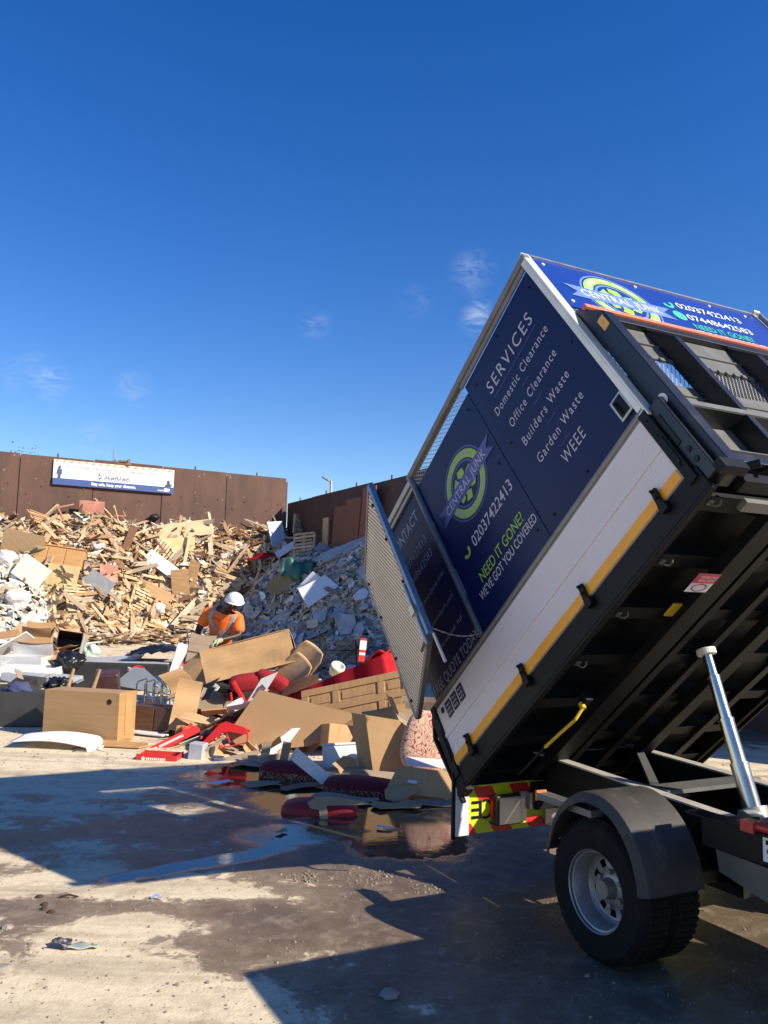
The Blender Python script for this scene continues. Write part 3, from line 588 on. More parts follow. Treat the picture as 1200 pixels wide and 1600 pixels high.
# ================================================================ TIPPER TRUCK
TO=Vector((.5233,5.5901,0));Z0=.7403;TAU=.7163;BL,BW,BH,HD=2.594,2.1286,2.0146,.427
ct,st=math.cos(TAU),math.sin(TAU)
BT=Matrix(((ct,0,-st,0),(0,1,0,0),(st,0,ct,Z0),(0,0,0,1)))     # tipped body -> chassis frame
def BM(): return MB(BT)
def truck():
    root=empty('tipper_truck','dark blue caged tipper truck with its body raised, tipping out rubbish','truck',TO,(0,0,-1.0916))
    NAVY=M('navy_printed_panel',(.005,.010,.062),.42,var=.06,scale=2,spec=.22,c2=(.013,.015,.045),c2amt=.3,c2scale=1.5)
    BLUE=M('royal_blue_printed_panel',(.004,.036,.25),.4,var=.04,scale=2,coat=.3)
    INKW=M('white_ink',(.72,.72,.76),.5,var=.02);INKG=M('lime_ink',(.28,.45,.05),.5,var=.03);INKV=M('violet_ink',(.060,.065,.26),.5,var=.02);INKT=M('teal_ink',(.05,.50,.30),.5,var=.02)
    INKL=M('bright_lime_ink',(.33,.60,.05),.5,var=.02);INKB=M('pale_blue_ink',(.12,.22,.72),.5,var=.02);INKD=M('dark_ink',(.012,.015,.05),.5,var=.02)
    BK=BLACKM();MT=METAL();ALU=M('white_aluminium_dropside',(.66,.61,.62),.45,var=.03,scale=4,c2=(.40,.35,.32),c2amt=.27,c2scale=2.5);OR=M('orange_reflective_tape',(.85,.36,.01),.4,var=.08,scale=12,c2=(.55,.5,.45),c2amt=.14,c2scale=9)
    RAIL=M('dull_grey_rail',(.22,.215,.20),.5,.6,var=.2,scale=8,c2=(.10,.095,.085),c2amt=.4);GALV=M('pale_galvanised_sheet',(.15,.15,.14),.5,.3,var=.12,scale=7,c2=(.28,.27,.24),c2amt=.3,c2scale=4)
    # ---- floor and underside
    mb=BM();mb.b2((0,.03,.0),(BL,BW-.03,.03));mb.build('floor',BK,root)
    for y in (0,BW-.07):
        mb=BM();mb.b2((-.04,y,-.13),(BL+.03,y+.07,-.003));mb.b2((-.04,y+(.05 if y>0 else 0),-.150),(BL+.03,y+(.07 if y>0 else .02),-.13));mb.build('side_rail',BK,root,bevel=.004)
    for x in (.03,.42,.83,1.25,1.66,2.07,2.46):
        mb=BM();mb.b2((x,.07,-.10),(x+.05,BW-.07,-.002));mb.b2((x-.02,.07,-.108),(x+.07,BW-.07,-.101));mb.build('cross_bearer',BK,root)
    for y,w,h in ((.50,.12,.17),(.72,.04,.14),(1.0,.04,.14),(1.26,.09,.17),(1.72,.05,.13)):
        mb=BM();mb.b2((.05,y,-h),(BL-.05,y+w,-.109));mb.b2((.05,y-.01,-h-.008),(BL-.05,y+w+.01,-h));mb.build('floor_runner',BK,root)
    for x,y in ((2.50,.12),(2.09,.13),(1.68,.13),(1.25,.13),(-.02,BW-.1),(.42,BW-.02)):
        mb=BM();pts=[(x,y,-.10),(x,y,-.135),(x+.010,y+.012,-.15),(x+.03,y+.022,-.147),(x+.038,y+.026,-.13)];mb.path(pts,.0045,n=6);mb.box((x,y,-.11),(.03,.03,.015));mb.build('rope_hook',M('dull_hook_steel',(.14,.135,.12),.5,.3),root)
    # orange edge tape is made with each drop side
    # ---- drop sides (near and far)
    def dropside(y0,s):
        f=lambda x,z,o=0:(x,y0-s*o,z)
        mb=BM();mb.b2(f(.0,.005,.0),f(BL-.05,.205,-.028));mb.b2(f(.0,.205,.008),f(BL-.05,.232,-.022));mb.b2(f(.0,.232,0),f(BL-.05,.425,-.028))
        for k in range(7): mb.b2(f(.01,.262+k*.021,0),f(BL-.06,.268+k*.021,.0012))
        for k in range(5): mb.b2(f(.01,.092+k*.021,0),f(BL-.06,.097+k*.021,.0011))
        o=mb.build('dropside',ALU,root)
        mb=BM();mb.b2(f(.0,.006,.004),f(BL-.06,.064,.0065));mb.build('reflective_tape',OR,o)
        mb=BM();mb.tube(f(-.05,.455,-.01),f(BL+.0,.455,-.01),.022,n=10);mb.b2(f(-.05,.428,0),f(BL,.446,-.03));mb.build('side_top_rail',RAIL,root)
        for x in (2.375,1.674,.971,.233):
            mb=BM();mb.box(f(x,.035,.022),(.036,.02,.10),(0,R(8),0));mb.box(f(x,-.03,.02),(.05,.03,.05));mb.tube(f(x,.075,.03),f(x,.075,.044),.01,n=8);mb.tube(f(x,.03,.03),f(x,.03,.044),.01,n=8);mb.build('latch',BK,root,bevel=.004)
        for xa,xb in ((-.055,-.002),(BL-.048,BL+.01)):
            mb=BM();mb.b2(f(xa,-.06,-.01),f(xb,.46 if xa<1 else .44,.014 if s>0 else .013))
            mb.b2(f(xa+.016,.06,.015),f(xb-.012,.25,.020))
            for k in range(4): mb.tube(f((xa+xb)/2,.05+k*.11,.01),f((xa+xb)/2,.05+k*.11,.021),.008,n=6)
            mb.build('corner_post',BK,root,bevel=.003)
        return o
    ds=dropside(0,1);dropside(BW,-1)
    mb=BM()
    for k,x in enumerate((.115,.205,.295)):
        mb.b2((x,-.0045,.285),(x+.072,-.0062,.395))
    mb.prism([(.072+.02*math.cos(t),.375+.022*math.sin(t)) for t in [i*math.pi/6 for i in range(12)]],.0015,axes=(BT.to_3x3()@Vector((0,0,0)) if 0 else Vector((1,0,0)),Vector((0,0,1)),Vector((0,-1,0)),Vector((0,-.0045,0))))
    mb.build('logo_stickers',INKD,ds)
    mb=BM()
    for k,x in enumerate((.115,.205,.295)):
        for j in range(3): mb.text(('TRADE','SAFE','REG')[j],(x+.036,-.0064,.36-.03*j),(1,0,0),(0,0,1),width=.05,cap=.016,align='C')
    mb.build('sticker_lettering',INKW,ds)
    INKS=M('shaded_white_ink',(.42,.42,.48),.55,var=.04)  # white ink darkened, the shade of this side put into its colour
    # ---- side panels (navy, printed)
    PX=Vector((1,0,0));PZ=Vector((0,0,1))
    pcur=[None,None]
    def one(s,O_,X_,Y_,par,mat,**k):
        mb=BM();mb.text(s,O_,X_,Y_,**k);mb.build('lettering',mat,par)
    def side_panels():
        yo=.012
        mb=BM();mb.b2((1.652,yo,.486),(BL-.035,yo+.012,1.905));pf=mb.build('side_panel',NAVY,root)
        mb=BM();mb.b2((.775,yo,.486),(1.644,yo+.012,1.845));pm=mb.build('side_panel',NAVY,root)
        mb=BM();mb.b2((-.02,yo+.028,.486),(.735,yo+.040,1.93));pr=mb.build('side_panel',NAVY,root)
        mb=BM()
        for x,z in ((2.50,1.8),(1.75,1.8),(1.75,1.2),(2.5,1.2),(2.5,.62),(1.75,.56),(1.58,1.75),(1.58,1.2),(1.58,.60),(.84,.56),(2.1,1.86),(2.1,.54)):
            mb.tube((x,yo-.001,z),(x,yo-.006,z),.009,n=8)
        mb.build('rivet',BK,pf)
        y=yo-.0015;T=lambda s,x,z,par=None,mat=None,**k:one(s,(x,y,z),PX,PZ,par or pcur[0],mat or pcur[1],**k)
        pcur[:]=[pf,INKS];T('SERVICES',2.10,1.605,width=.57,cap=.105,align='C',bold=.002,spacing=1.25);T('Domestic Clearance',2.10,1.435,width=.66,cap=.070,align='C',spacing=1.22,bold=.002)
        T('Office Clearance',2.10,1.255,width=.56,cap=.070,align='C',spacing=1.22,bold=.002);T('Builders Waste',2.10,1.065,width=.53,cap=.070,align='C',spacing=1.22,bold=.002);T('Garden Waste',2.11,.875,width=.50,cap=.070,align='C',spacing=1.22,bold=.002);T('WEEE',2.12,.695,width=.22,cap=.085,align='C',spacing=1.2)
        mb=BM()
        mb.b2((1.82,y,1.558),(2.38,y-.001,1.564))
        for z in (1.372,1.19,1.0,.81): mb.b2((2.05,y,z),(2.15,y-.001,z+.005))
        mb.build('rule_line',INKV,pf)
        logo(pm,1.235,1.385,.262,y,'side')
        pcur[:]=[pm,INKS];T('02037422413',1.045,.97,width=.54,cap=.088,bold=.006);T("WE'VE GOT YOU COVERED",1.255,.645,width=.74,cap=.066,align='C',bold=.008)
        pcur[:]=[pm,INKG];T('NEED IT GONE?',1.25,.735,width=.57,cap=.08,align='C',bold=.004);mb=BM();handset(mb,.955,1.01,.042,y);mb.build('phone_symbol',INKG,pm)
        y=yo+.0265;pcur[:]=[pr,M('dim_white_ink',(.34,.34,.42),.5,var=.02)];T('CONTACT',.375,1.69,width=.47,cap=.095,align='C',bold=.006);T('02037422413',.37,1.475,width=.44,cap=.07,align='C',bold=0);T('07448642583',.37,1.34,width=.44,cap=.07,align='C')
        T('info@centraljunk.com',.37,1.13,width=.5,cap=.04,align='C');T('www.centraljunk.com',.37,.93,width=.48,cap=.04,align='C');T('centraljunk ltd',.40,.74,width=.4,cap=.04,align='C');T('FREE QUOTE TODAY !',.36,.525,width=.72,cap=.08,align='C',bold=.004)
        mb=BM();mb.b2((.14,y,1.655),(.61,y-.001,1.66));mb.build('rule_line',INKV,pr)
        # far side panels (grey backs inside, navy outside)
        mb=BM();mb.b2((0,BW-.03,.486),(BL-.03,BW-.018,1.95));mb.build('far_side_panel',NAVY,root)
    def arc(mb,txt,cx,cz,r,a0,a1,cap,y,inv=False,frame=None,bold=0):
        n=len(txt)
        for i,c in enumerate(txt):
            if c==' ':continue
            a=a0+(a1-a0)*(i+.5)/n;a=R(a);X,Z,Nn,O=frame
            if not inv: tx=X*math.sin(a)-Z*math.cos(a);ty=X*math.cos(a)+Z*math.sin(a)
            else: tx=-X*math.sin(a)+Z*math.cos(a);ty=-X*math.cos(a)-Z*math.sin(a)
            p=O+X*(cx+r*math.cos(a))+Z*(cz+r*math.sin(a))-ty*cap*.5
            mb.text(c,p+Nn*y,tx,ty,cap=cap,align='C',bold=bold)
    def ring(mb,cx,cz,r0,r1,frame,o,a0=0,a1=360,n=72):
        X,Z,Nn,O=frame;V=[];F=[]
        for i in range(n+1):
            a=R(a0+(a1-a0)*i/n)
            for r in (r0,r1): V.append(O+X*(cx+r*math.cos(a))+Z*(cz+r*math.sin(a))+Nn*o)
        for i in range(n): F.append((2*i,2*i+1,2*i+3,2*i+2))
        mb.add(V,F)
    def logo(parent,cx,cz,r,y,which):
        if which=='side': fr=(Vector((1,0,0)),Vector((0,0,1)),Vector((0,-1,0)),Vector((0,y,0)));G,V_,D_,W_=INKG,INKV,INKD,INKS
        else: fr=(Vector((0,1,0)),Vector((0,0,1)),Vector((1,0,0)),Vector((y,0,0)));G,V_,D_,W_=INKL,INKB,BLUE,INKW
        mb=BM();ring(mb,cx,cz,r*.955,r,fr,.0005);ring(mb,cx,cz,r*.58,r*.64,fr,.0005);mb.build('logo_outline',V_,parent)
        mb=BM();ring(mb,cx,cz,r*.68,r*.91,fr,.001)
        X,Z,Nn,O=fr
        for k in range(3):
            a=R(90+120*k+10);rot=lambda p:(cx+p[0]*math.cos(a)-p[1]*math.sin(a),cz+p[0]*math.sin(a)+p[1]*math.cos(a))
            for poly in ([(.22,-.20),(.40,-.20),(.50,.02),(.34,.10),(.22,-.02)],[(.20,.06),(.30,.16),(.44,.18),(.30,.40),(.10,.30)]):
                mb.prism([rot((p[0]*r*1.05,p[1]*r*1.05)) for p in poly],.0006,axes=(X,Z,Nn,O+Nn*.0006))
        mb.build('logo_green',G,parent)
        b=.23;w=1.30;sk=.0
        mb=BM();mb.prism([(cx-w*r*1.12,cz-b*r),(cx+w*r*1.12,cz-b*r),(cx+w*r*.92,cz),(cx+w*r*1.15,cz+b*r),(cx-w*r*1.12,cz+b*r),(cx-w*r*.92,cz)],.0006,axes=(X,Z,Nn,O+Nn*.002));mb.build('logo_banner',V_,parent)
        mb=BM();mb.text('CENTRAL JUNK',O+X*cx+Z*(cz-.13*r)+Nn*.0030,X,Z,width=r*2.2,cap=r*.27,align='C',bold=.004,spacing=1.1);
        arc(mb,'LICENSED AND INSURED',cx,cz,r*.80,163,33,r*.13,.0022,frame=fr)
        arc(mb,'WASTE MANAGEMENT AND RECYCLING',cx,cz,r*.80,203,345,r*.12,.0022,inv=True,frame=fr);mb.build('logo_lettering',W_,parent)
    def handset(mb,cx,cz,r,y,frame=None):
        fr=frame or (Vector((1,0,0)),Vector((0,0,1)),Vector((0,-1,0)),Vector((0,y,0)))
        ring(mb,cx,cz,r*.55,r,fr,.0008,-150,20,16);X,Z,Nn,O=fr
        for a in (-150,20):
            c=(cx+r*.78*math.cos(R(a)),cz+r*.78*math.sin(R(a)));mb.prism([(c[0]+r*.34*math.cos(t),c[1]+r*.34*math.sin(t)) for t in [i*math.pi/4 for i in range(8)]],.001,axes=(X,Z,Nn,O))
    side_panels()
    # ---- cage frame
    mb=BM();mb.b2((.72,-.012,1.955),(BL+.02,.035,2.005));mb.b2((1.62,-.004,1.912),(BL-.03,.012,1.95));mb.build('top_rail',M('brown_grey_rail',(.20,.17,.145),.55,.3,var=.2,c2=(.1,.08,.06),c2amt=.4),root,bevel=.004)
    mb=BM();mb.b2((-.03,.005,1.935),(.72,.04,1.985));mb.b2((-.03,.02,1.93),(.72,.045,1.90));mb.build('top_rail',M('rear_rail_grey',(.42,.38,.33),.5,.4,var=.15),root,bevel=.003)
    mb=BM();mb.b2((0,BW-.045,1.955),(BL+.02,BW+.0,2.005));mb.build('top_rail',MT,root)
    mb=BM();mb.tube((.755,-.004,.47),(.755,-.004,1.97),.019,n=12);mb.b2((.742,-.01,1.4),(.768,.0,1.44));mb.build('cage_post',RAIL,root,smooth=False)
    mb=BM();mb.b2((BL-.035,-.010,.43),(BL+.004,.03,2.01));mb.b2((BL+.005,-.012,.40),(BL+.018,.05,2.02));mb.build('cage_post',M('bright_galvanised_edge',(.74,.72,.60),.4,.3,var=.1),root,bevel=.003)
    mb=BM();mb.b2((BL-.03,BW-.03,.43),(BL+.018,BW+.01,2.02));mb.tube((BL+.03,BW+.01,1.98),(BL+.03,BW+.01,.4),.018,n=8);mb.tube((BL+.03,BW-.03,2.02),(BL+.03,BW+.03,2.02),.014,n=8);mb.build('cage_post',MT,root)
    for x in (0,.755,1.65):
        mb=BM();mb.b2((x-.015,BW-.06,.43),(x+.02,BW-.031,1.955));mb.build('cage_post',MT,root)
    def expmesh(T,f,w,h,px,pz,t,d,mat,name,parent):
        mb=MB(T);nx=int(w/px);nz_=int(h/pz)
        for j in range(nz_):
            z=j*pz
            for i in range(nx):
                for s in (0,1):
                    a=(i*px+ (px/2 if s else 0), z+ (pz if (i+0)%1==0 and s==0 else 0)*0)
                x0=i*px;zz=z
                up=(j%2==0)
                pts=[(x0,zz if up else zz+pz),(x0+px/2,zz+pz if up else zz),(x0+px,zz if up else zz+pz)]
                for p,q in zip(pts[:-1],pts[1:]):
                    a0=Vector(f(p[0],p[1],0));a1=Vector(f(q[0],q[1],0));n=(Vector(f(0,0,1))-Vector(f(0,0,0)));ax=(a1-a0).normalized();sd=ax.cross(n)*t
                    mb.add([a0-sd,a1-sd,a1+sd+n*d*.3,a0+sd+n*d*.3],[(0,1,2,3)])
        return mb.build(name,mat,parent)
    MESHM=M('mesh_steel',(.40,.40,.38),.5,.5,var=.15)
    # narrow mesh strip under the top rail
    expmesh(BT,lambda a,b_,c:(.78+a,.012-c,1.845+b_),.86,.11,.040,.02,.003,.003,MESHM,'mesh_strip',root)
    # handle recess on the side
    mb=BM();mb.b2((BL-.135,-.004,.515),(BL-.035,.011,.665));o=mb.build('handle_plate',MT,root,bevel=.004);mb=BM();mb.b2((BL-.12,-.0065,.53),(BL-.05,-.0042,.65));mb.path([(BL-.1,-.008,.55),(BL-.1,-.02,.57),(BL-.1,-.02,.61),(BL-.1,-.008,.63)],.006);mb.build('handle',BK,o)
    # ---- front (headboard) side
    fx=BL
    mb=BM();mb.b2((fx,.06,1.43),(fx+.012,BW-.03,1.995));fp=mb.build('front_panel',BLUE,root)
    y=fx+.0135;logo(fp,.60,1.655,.30,y,'front')
    Yv=Vector((0,1,0));pcur[:]=[fp,INKW];Tt=lambda s,yy,z,**k:one(s,(y,yy,z),Yv,PZ,pcur[0],pcur[1],**k)
    Tt('02037422413',1.19,1.79,width=.62,cap=.072,bold=.004);Tt('07448642583',1.19,1.645,width=.62,cap=.072,bold=.004);Tt("WE'VE GOT YOU COVERED",1.10,1.455,width=.80,cap=.055,bold=.008)
    pcur[:]=[fp,INKT];Tt('NEED IT GONE?',1.17,1.53,width=.56,cap=.065,bold=.006);mb=BM();fr=(Yv,PZ,Vector((1,0,0)),Vector((y,0,0)));handset(mb,1.10,1.81,.05,0,fr);ring(mb,1.115,1.67,0.0,.055,fr,.001);mb.build('phone_symbol',INKT,fp)
    mb=BM()
    for yy,z in ((.12,1.93),(.12,1.5),(.9,1.95),(1.6,1.95),(1.95,1.93)): mb.tube((fx+.012,yy,z),(fx+.018,yy,z),.012,n=8)
    mb.tube((fx-.0,1.0,2.0),(fx+.0,1.0,2.03),.012,n=6);mb.build('rivet',INKW,fp)
    mb=BM();mb.b2((fx-.01,.06,1.996),(fx+.02,BW,2.015));mb.build('top_edge',MT,fp)
    # headboard frame
    mb=BM();mb.b2((fx+.013,.13,1.376),(fx+.055,BW-.05,1.410));mb.build('ledge_strip',M('salmon_painted_strip',(.80,.22,.12),.45,var=.05),root)
    BKF=M('black_gloss_frame',(.007,.008,.010),.42,var=.3,scale=6,c2=(.04,.038,.034),c2amt=.35,c2scale=3,coat=.2)
    mb=BM();mb.prism([(fx+.019,-.13),(fx+.15,-.13),(fx+.15,1.16),(fx+.125,1.20),(fx+.019,1.37)],.08,axes=(Vector((1,0,0)),Vector((0,0,1)),Vector((0,1,0)),Vector((0,.05,0))));mb.b2((fx+.005,.01,-.10),(fx+.10,.049,.44));hp=mb.build('headboard_post',BKF,root,bevel=.006)
    mb=BM();mb.b2((fx+.085,.045,1.05),(fx+.135,.0495,1.14));mb.build('warning_sticker',M('amber_sticker',(.70,.40,.10),.5,var=.2,scale=40),hp)
    mb=BM();mb.tube((fx+.085,.0495,.43),(fx+.085,.044,.43),.035,n=18);mb.build('round_badge',INKW,hp)
    mb=BM();mb.text('N',(fx+.073,.0435,.415),(1,0,0),(0,0,1),cap=.03);mb.build('badge_letter',BK,hp)
    mb=BM()
    for z in (.02,.09): mb.tube((fx+.05,.01,z),(fx+.05,.004,z),.017,n=10)
    mb.b2((fx+.02,.0085,.15),(fx+.045,.004,.36));mb.build('post_detail',M('deep_black',(.004,.004,.005),.6),hp)
    for yy in (.57,1.27,1.98):
        mb=BM();mb.prism([(fx+.0,-.02),(fx+.125,-.02),(fx+.125,1.10),(fx+.0,1.37)],.05,axes=(Vector((1,0,0)),Vector((0,0,1)),Vector((0,1,0)),Vector((0,yy,0))));mb.build('headboard_post',BKF,root,bevel=.004)
    mb=BM();mb.b2((fx+.013,.131,1.31),(fx+.045,BW-.04,1.372));mb.b2((fx+.013,.131,.37),(fx+.120,BW-.04,.41));mb.b2((fx+.013,.131,-.05),(fx+.12,BW-.04,.015));mb.build('headboard_rail',BKF,root,bevel=.003)
    mb=BM();mb.b2((fx+.014,.131,.411),(fx+.122,BW-.04,.417));mb.b2((fx+.014,.131,.016),(fx+.13,BW-.04,.022));mb.b2((fx+.1205,.131,.372),(fx+.126,BW-.04,.4105));mb.build('worn_rail_top',GALV,root)
    mb=BM();mb.b2((fx-.002,.05,.0),(fx+.006,BW-.05,.56));mb.b2((fx-.002,.05,1.0),(fx+.006,BW-.05,1.37));mb.b2((fx+.006,.05,1.14),(fx+.018,BW-.05,1.15));mb.b2((fx-.002,.05,.562),(fx+.006,BW-.05,.75));mb.b2((fx+.006,.05,.64),(fx+.016,BW-.05,.647));mb.build('headboard_sheet',GALV,root)
    expmesh(BT,lambda a,b_,c:(fx+c,.06+a,.755+b_),2.0,.24,.030,.024,.0022,.001,MESHM,'front_mesh',root)
    expmesh(BT,lambda a,b_,c:(fx+c,.06+a,1.33+b_),.28,.10,.04,.02,.003,.003,MESHM,'front_mesh',root)
    mb=BM()
    for i in range(28): mb.box((fx+.012,.15+i*.068,.995),(.016,.035,.03))
    mb.build('perforated_edge',GALV,root)
    mb=BM();mb.box((fx+.13,.06,-.12),(.05,.16,.06));mb.tube((fx+.12,.16,-.10),(fx+.18,.2,-.13),.02);mb.tube((fx+.1,.3,-.08),(fx+.16,.3,-.12),.012);mb.build('lower_bracket',BK,root)
    mb=BM();mb.b2((fx+.02,.16,-.16),(fx+.09,BW-.05,-.10));mb.build('lower_rail',BK,root)
    mb=BM();mb.b2((fx-.06,.22,-.20),(fx+.0,BW-.2,-.17));mb.build('pale_plate',GALV,root)
    # ---- rear barn doors: near one swung round and chained back along the side
    def door(xc,yc,xf,yf,zb,zt,lab):
        ax=Vector((xf-xc,yf-yc,0));w=ax.length;ax.normalize();nn=Vector((0,0,1)).cross(ax)
        if nn.y>0 and yc<1: nn=-nn
        F=lambda a,b_,c:Vector((xc,yc,zb))+ax*a+Vector((0,0,b_))+nn*c
        fo=bpy.data.objects.new('mesh_gate',None)
        mb=MB(BT)
        edge=M('blue_grey_gate_tube',(.12,.22,.36),.4,.4,var=.15);
        mb.beam(F(w,0,0),F(w,zt-zb,0),.03,.04);g=mb.build('mesh_gate',edge,root,bevel=.003)
        mb=MB(BT);mb.beam(F(0,0,0),F(0,zt-zb,0),.035,.035);mb.beam(F(.018,0,0),F(w-.02,0,0),.03,.035);mb.beam(F(.018,zt-zb,0),F(w-.02,zt-zb,0),.03,.03);mb.build('gate_frame',RAIL,g)
        expmesh(BT,lambda a,b_,c:F(.02+a,.02+b_,.012+c),w-.04,zt-zb-.04,.036,.031,.0060,.002,M('beige_mesh_strands',(.90,.78,.60),.6,.0,var=.1),'gate_mesh',g)
        mb=MB(BT);h=zt-zb
        mb.add([F(.02,.02,-.006),F(w-.02,.02,-.006),F(w-.02,h-.02,-.006),F(.02,h-.02,-.006)],[(0,1,2,3)]);mb.build('backing_sheet',M('gate_backing',(.24,.195,.15),.7,var=.2),g)
        mb=MB(BT)
        for b_ in (.12,.5,.9,1.25):
            for a in (.05,w-.06): mb.tube(F(a,b_*h/1.4,.016),F(a,b_*h/1.4,.026),.012,n=8)
        mb.build('gate_bolt',BK,g)
        mb=MB(BT);mb.tube(F(w-.03,-.05,.03),F(w-.03,.42,.03),.013,n=8);mb.beam(F(w-.08,.02,.012),F(w-.08,.38,.012),.05,.012);mb.beam(F(w-.03,.0,.03),F(w-.16,.0,.045),.02,.025);mb.box(F(w-.02,.2,.03),(.05,.05,.06));mb.build('gate_latch',MT,g)
        mb=MB(BT);a0=F(w,.0,-.02);a1=a0+Vector((-.06,.05,-.17));mb.tube(a0,a1,.011,n=8);mb.build('drop_bolt',MT,g)
        return F,w
    F,w=door(-.076,-.112,.841,-.444,.418,1.735,'')
    mb=BM();a=F(w-.02,0.06,-.02);b_=Vector((.79,-.01,.475));n=16
    for k in range(n):
        p=a.lerp(b_,k/n)-Vector((0,0,.05*math.sin(math.pi*k/n)));q=a.lerp(b_,(k+.9)/n)-Vector((0,0,.05*math.sin(math.pi*(k+.9)/n)));mb.tube(p,q,.006 if k%2 else .004,n=5)
    mb.build('chain',MT,root)
    door(-.06,BW+.06,.75,BW+.40,.45,1.8,'')
    # tailgate posts and rear frame
    for A_,B_ in (((-.10,-.005,-.17),(-.0,.06,.0)),((-.10,.0,.001),(-.056,.05,.42)),((-.04,BW-.05,-.12),(.0,BW+.005,2.0))):
        mb=BM();mb.b2(A_,B_);mb.build('rear_post',BK,root,bevel=.004)
    mb=BM();mb.b2((-.05,.06,-.12),(-.005,BW-.05,.0));mb.build('rear_sill',BK,root)
    mb=BM();mb.beam((-.075,.02,.43),(-.16,.02,.30),.03,.02);mb.beam((-.16,.02,.30),(-.11,.02,-.2),.03,.02);mb.build('tailgate_hook',BK,root)
    # underside bits
    mb=BM();mb.add([(1.95,.34,-.182),(2.09,.34,-.182),(2.09,.50,-.182),(1.95,.50,-.182)],[(3,2,1,0)])
    stk=mb.build('warning_sticker',INKW,root);mb=BM();mb.add([(2.02,.34,-.1835),(2.09,.34,-.1835),(2.09,.50,-.1835),(2.02,.50,-.1835)],[(3,2,1,0)])
    for a in range(16):
        t0,t1=2*math.pi*a/16,2*math.pi*(a+1)/16;c=(1.985,.42)
        mb.add([(c[0]+.030*math.cos(t0),c[1]+.055*math.sin(t0),-.1835),(c[0]+.030*math.cos(t1),c[1]+.055*math.sin(t1),-.1835),(c[0]+.023*math.cos(t1),c[1]+.045*math.sin(t1),-.1835),(c[0]+.023*math.cos(t0),c[1]+.045*math.sin(t0),-.1835)],[(3,2,1,0)])
    mb.build('red_print',M('sticker_red',(.55,.02,.04),.4),stk)
    mb=BM();mb.text('DO NOT',(2.055,.49,-.185),(0,-1,0),(1,0,0),width=.12,cap=.02);mb.text('WORK UNDER',(2.03,.49,-.185),(0,-1,0),(1,0,0),width=.12,cap=.018);mb.build('sticker_lettering',INKW,stk)
    YEL=M('yellow_paint',(.72,.46,.02),.5,var=.1)
    mb=BM();mb.prism([(0,0),(.1,0),(.1,.12),(.07,.06),(.03,.12),(0,.1)],.01,axes=(Vector((1,0,0)),Vector((0,1,0)),Vector((0,0,1)),Vector((1.69,.44,-.13))));mb.build('yellow_tab',YEL,root)
    mb=BM();mb.path([(.92,.34,-.19),(.86,.30,-.23),(.74,.26,-.24),(.60,.22,-.25)],.010,n=8);mb.tube((.92,.34,-.16),(.92,.34,-.20),.018);o=mb.build('safety_prop',YEL,root)
    mb=BM();mb.tube((.60,.22,-.25),(.35,.16,-.28),.008,n=6);mb.build('prop_cable',BK,o);mb=BM();mb.box((.95,.36,-.15),(.06,.05,.06));mb.build('prop_bracket',BK,o)
    # ---- hydraulic ram (chassis frame)
    b0=Vector((1.56,.92,.60));b1=Vector((1.215,.92,1.555));ax=b1-b0
    mb=MB();t=[0,.12,.36,.60,.84,.975];rr=[.07,.050,.042,.035,.028]
    rs=mb
    mb=MB();mb.tube(b0,b0+ax*.14,.078,n=24);mb.tube(b0+Vector((0,-.13,.10)),b0+Vector((0,.13,.10)),.04,n=16);mb.build('ram_base',M('ram_base_grey',(.42,.40,.36),.4,.5),root,autos=True)
    for k in range(1,5):
        mb=MB();mb.tube(b0+ax*t[k],b0+ax*t[k+1],rr[k],n=24);mb.tube(b0+ax*(t[k]+.0),b0+ax*(t[k]+.012),rr[k]+.009,n=24);mb.build('ram_stage',CHROME(),root,autos=True)
    mb=MB();mb.tube(b1-ax*.025,b1+ax*.012,.056,n=24);mb.build('ram_cap',M('ram_cap_cream',(.62,.60,.50),.5),root,bevel=.006)
    # ---- chassis
    for y_ in (.62,1.44):
        mb=MB();mb.b2((-.02,y_,.50),(4.3,y_+.012,.66));mb.b2((-.02,y_+(.012 if y_<1 else -.06),.652),(4.3,y_+(.07 if y_<1 else 0),.66));mb.b2((-.02,y_+(.012 if y_<1 else -.06),.50),(4.3,y_+(.07 if y_<1 else 0),.508));mb.build('chassis_rail',BK,root)
        mb=MB();mb.prism([(.0,.664),(2.9,.664),(2.9,.73),(1.7,.735),(.0,.80)],.05,axes=(Vector((1,0,0)),Vector((0,0,1)),Vector((0,1,0)),Vector((0,y_-.05,0))));mb.build('subframe_rail',BK,root,bevel=.003)
        mb=MB();mb.beam((.02,y_-.03,.808),(1.72,y_-.03,.744),.075,.010);mb.build('worn_rail_top',M('sunlit_worn_metal',(.50,.47,.40),.5,.2,var=.15),root)  # worn top, its colour brightened to read as sunlit
    mb=MB();mb.tube((.0,.10,.74),(.0,2.03,.74),.034,n=16);mb.build('tipping_shaft',M('pale_shaft',(.34,.32,.28),.5,.4),root,autos=True)
    for y_ in (.15,.57,1.00,1.53,1.98):
        mb=MB();mb.lathe([(.036,-.02),(.07,-.02),(.07,.02),(.036,.02)],20,'y',c=(0,y_,.74));mb.b2((-.04,y_-.018,.66),(.04,y_+.018,.71));mb.build('pivot_collar',BK,root)
    mb=MB();mb.b2((.05,.60,.800),(.12,1.5,.806));mb.beam((.15,1.42,.80),(1.0,.72,.765),.05,.03);mb.b2((1.0,.66,.745),(1.16,1.42,.768));mb.b2((1.75,.5,.74),(1.9,1.42,.755));mb.b2((1.05,.10,.735),(1.2,.60,.75));mb.build('cross_brace',GALV,root)
    mb=MB();mb.b2((.35,.64,.4),(.95,1.43,.62));mb.build('spare_carrier',BK,root)
    for A_,B_ in (((-.02,.60,.42),(.06,1.5,.64)),((1.3,.66,.48),(1.38,1.43,.62)),((2.2,.66,.48),(2.3,1.43,.62))):
        mb=MB();mb.b2(A_,B_);mb.build('cross_member',BK,root)
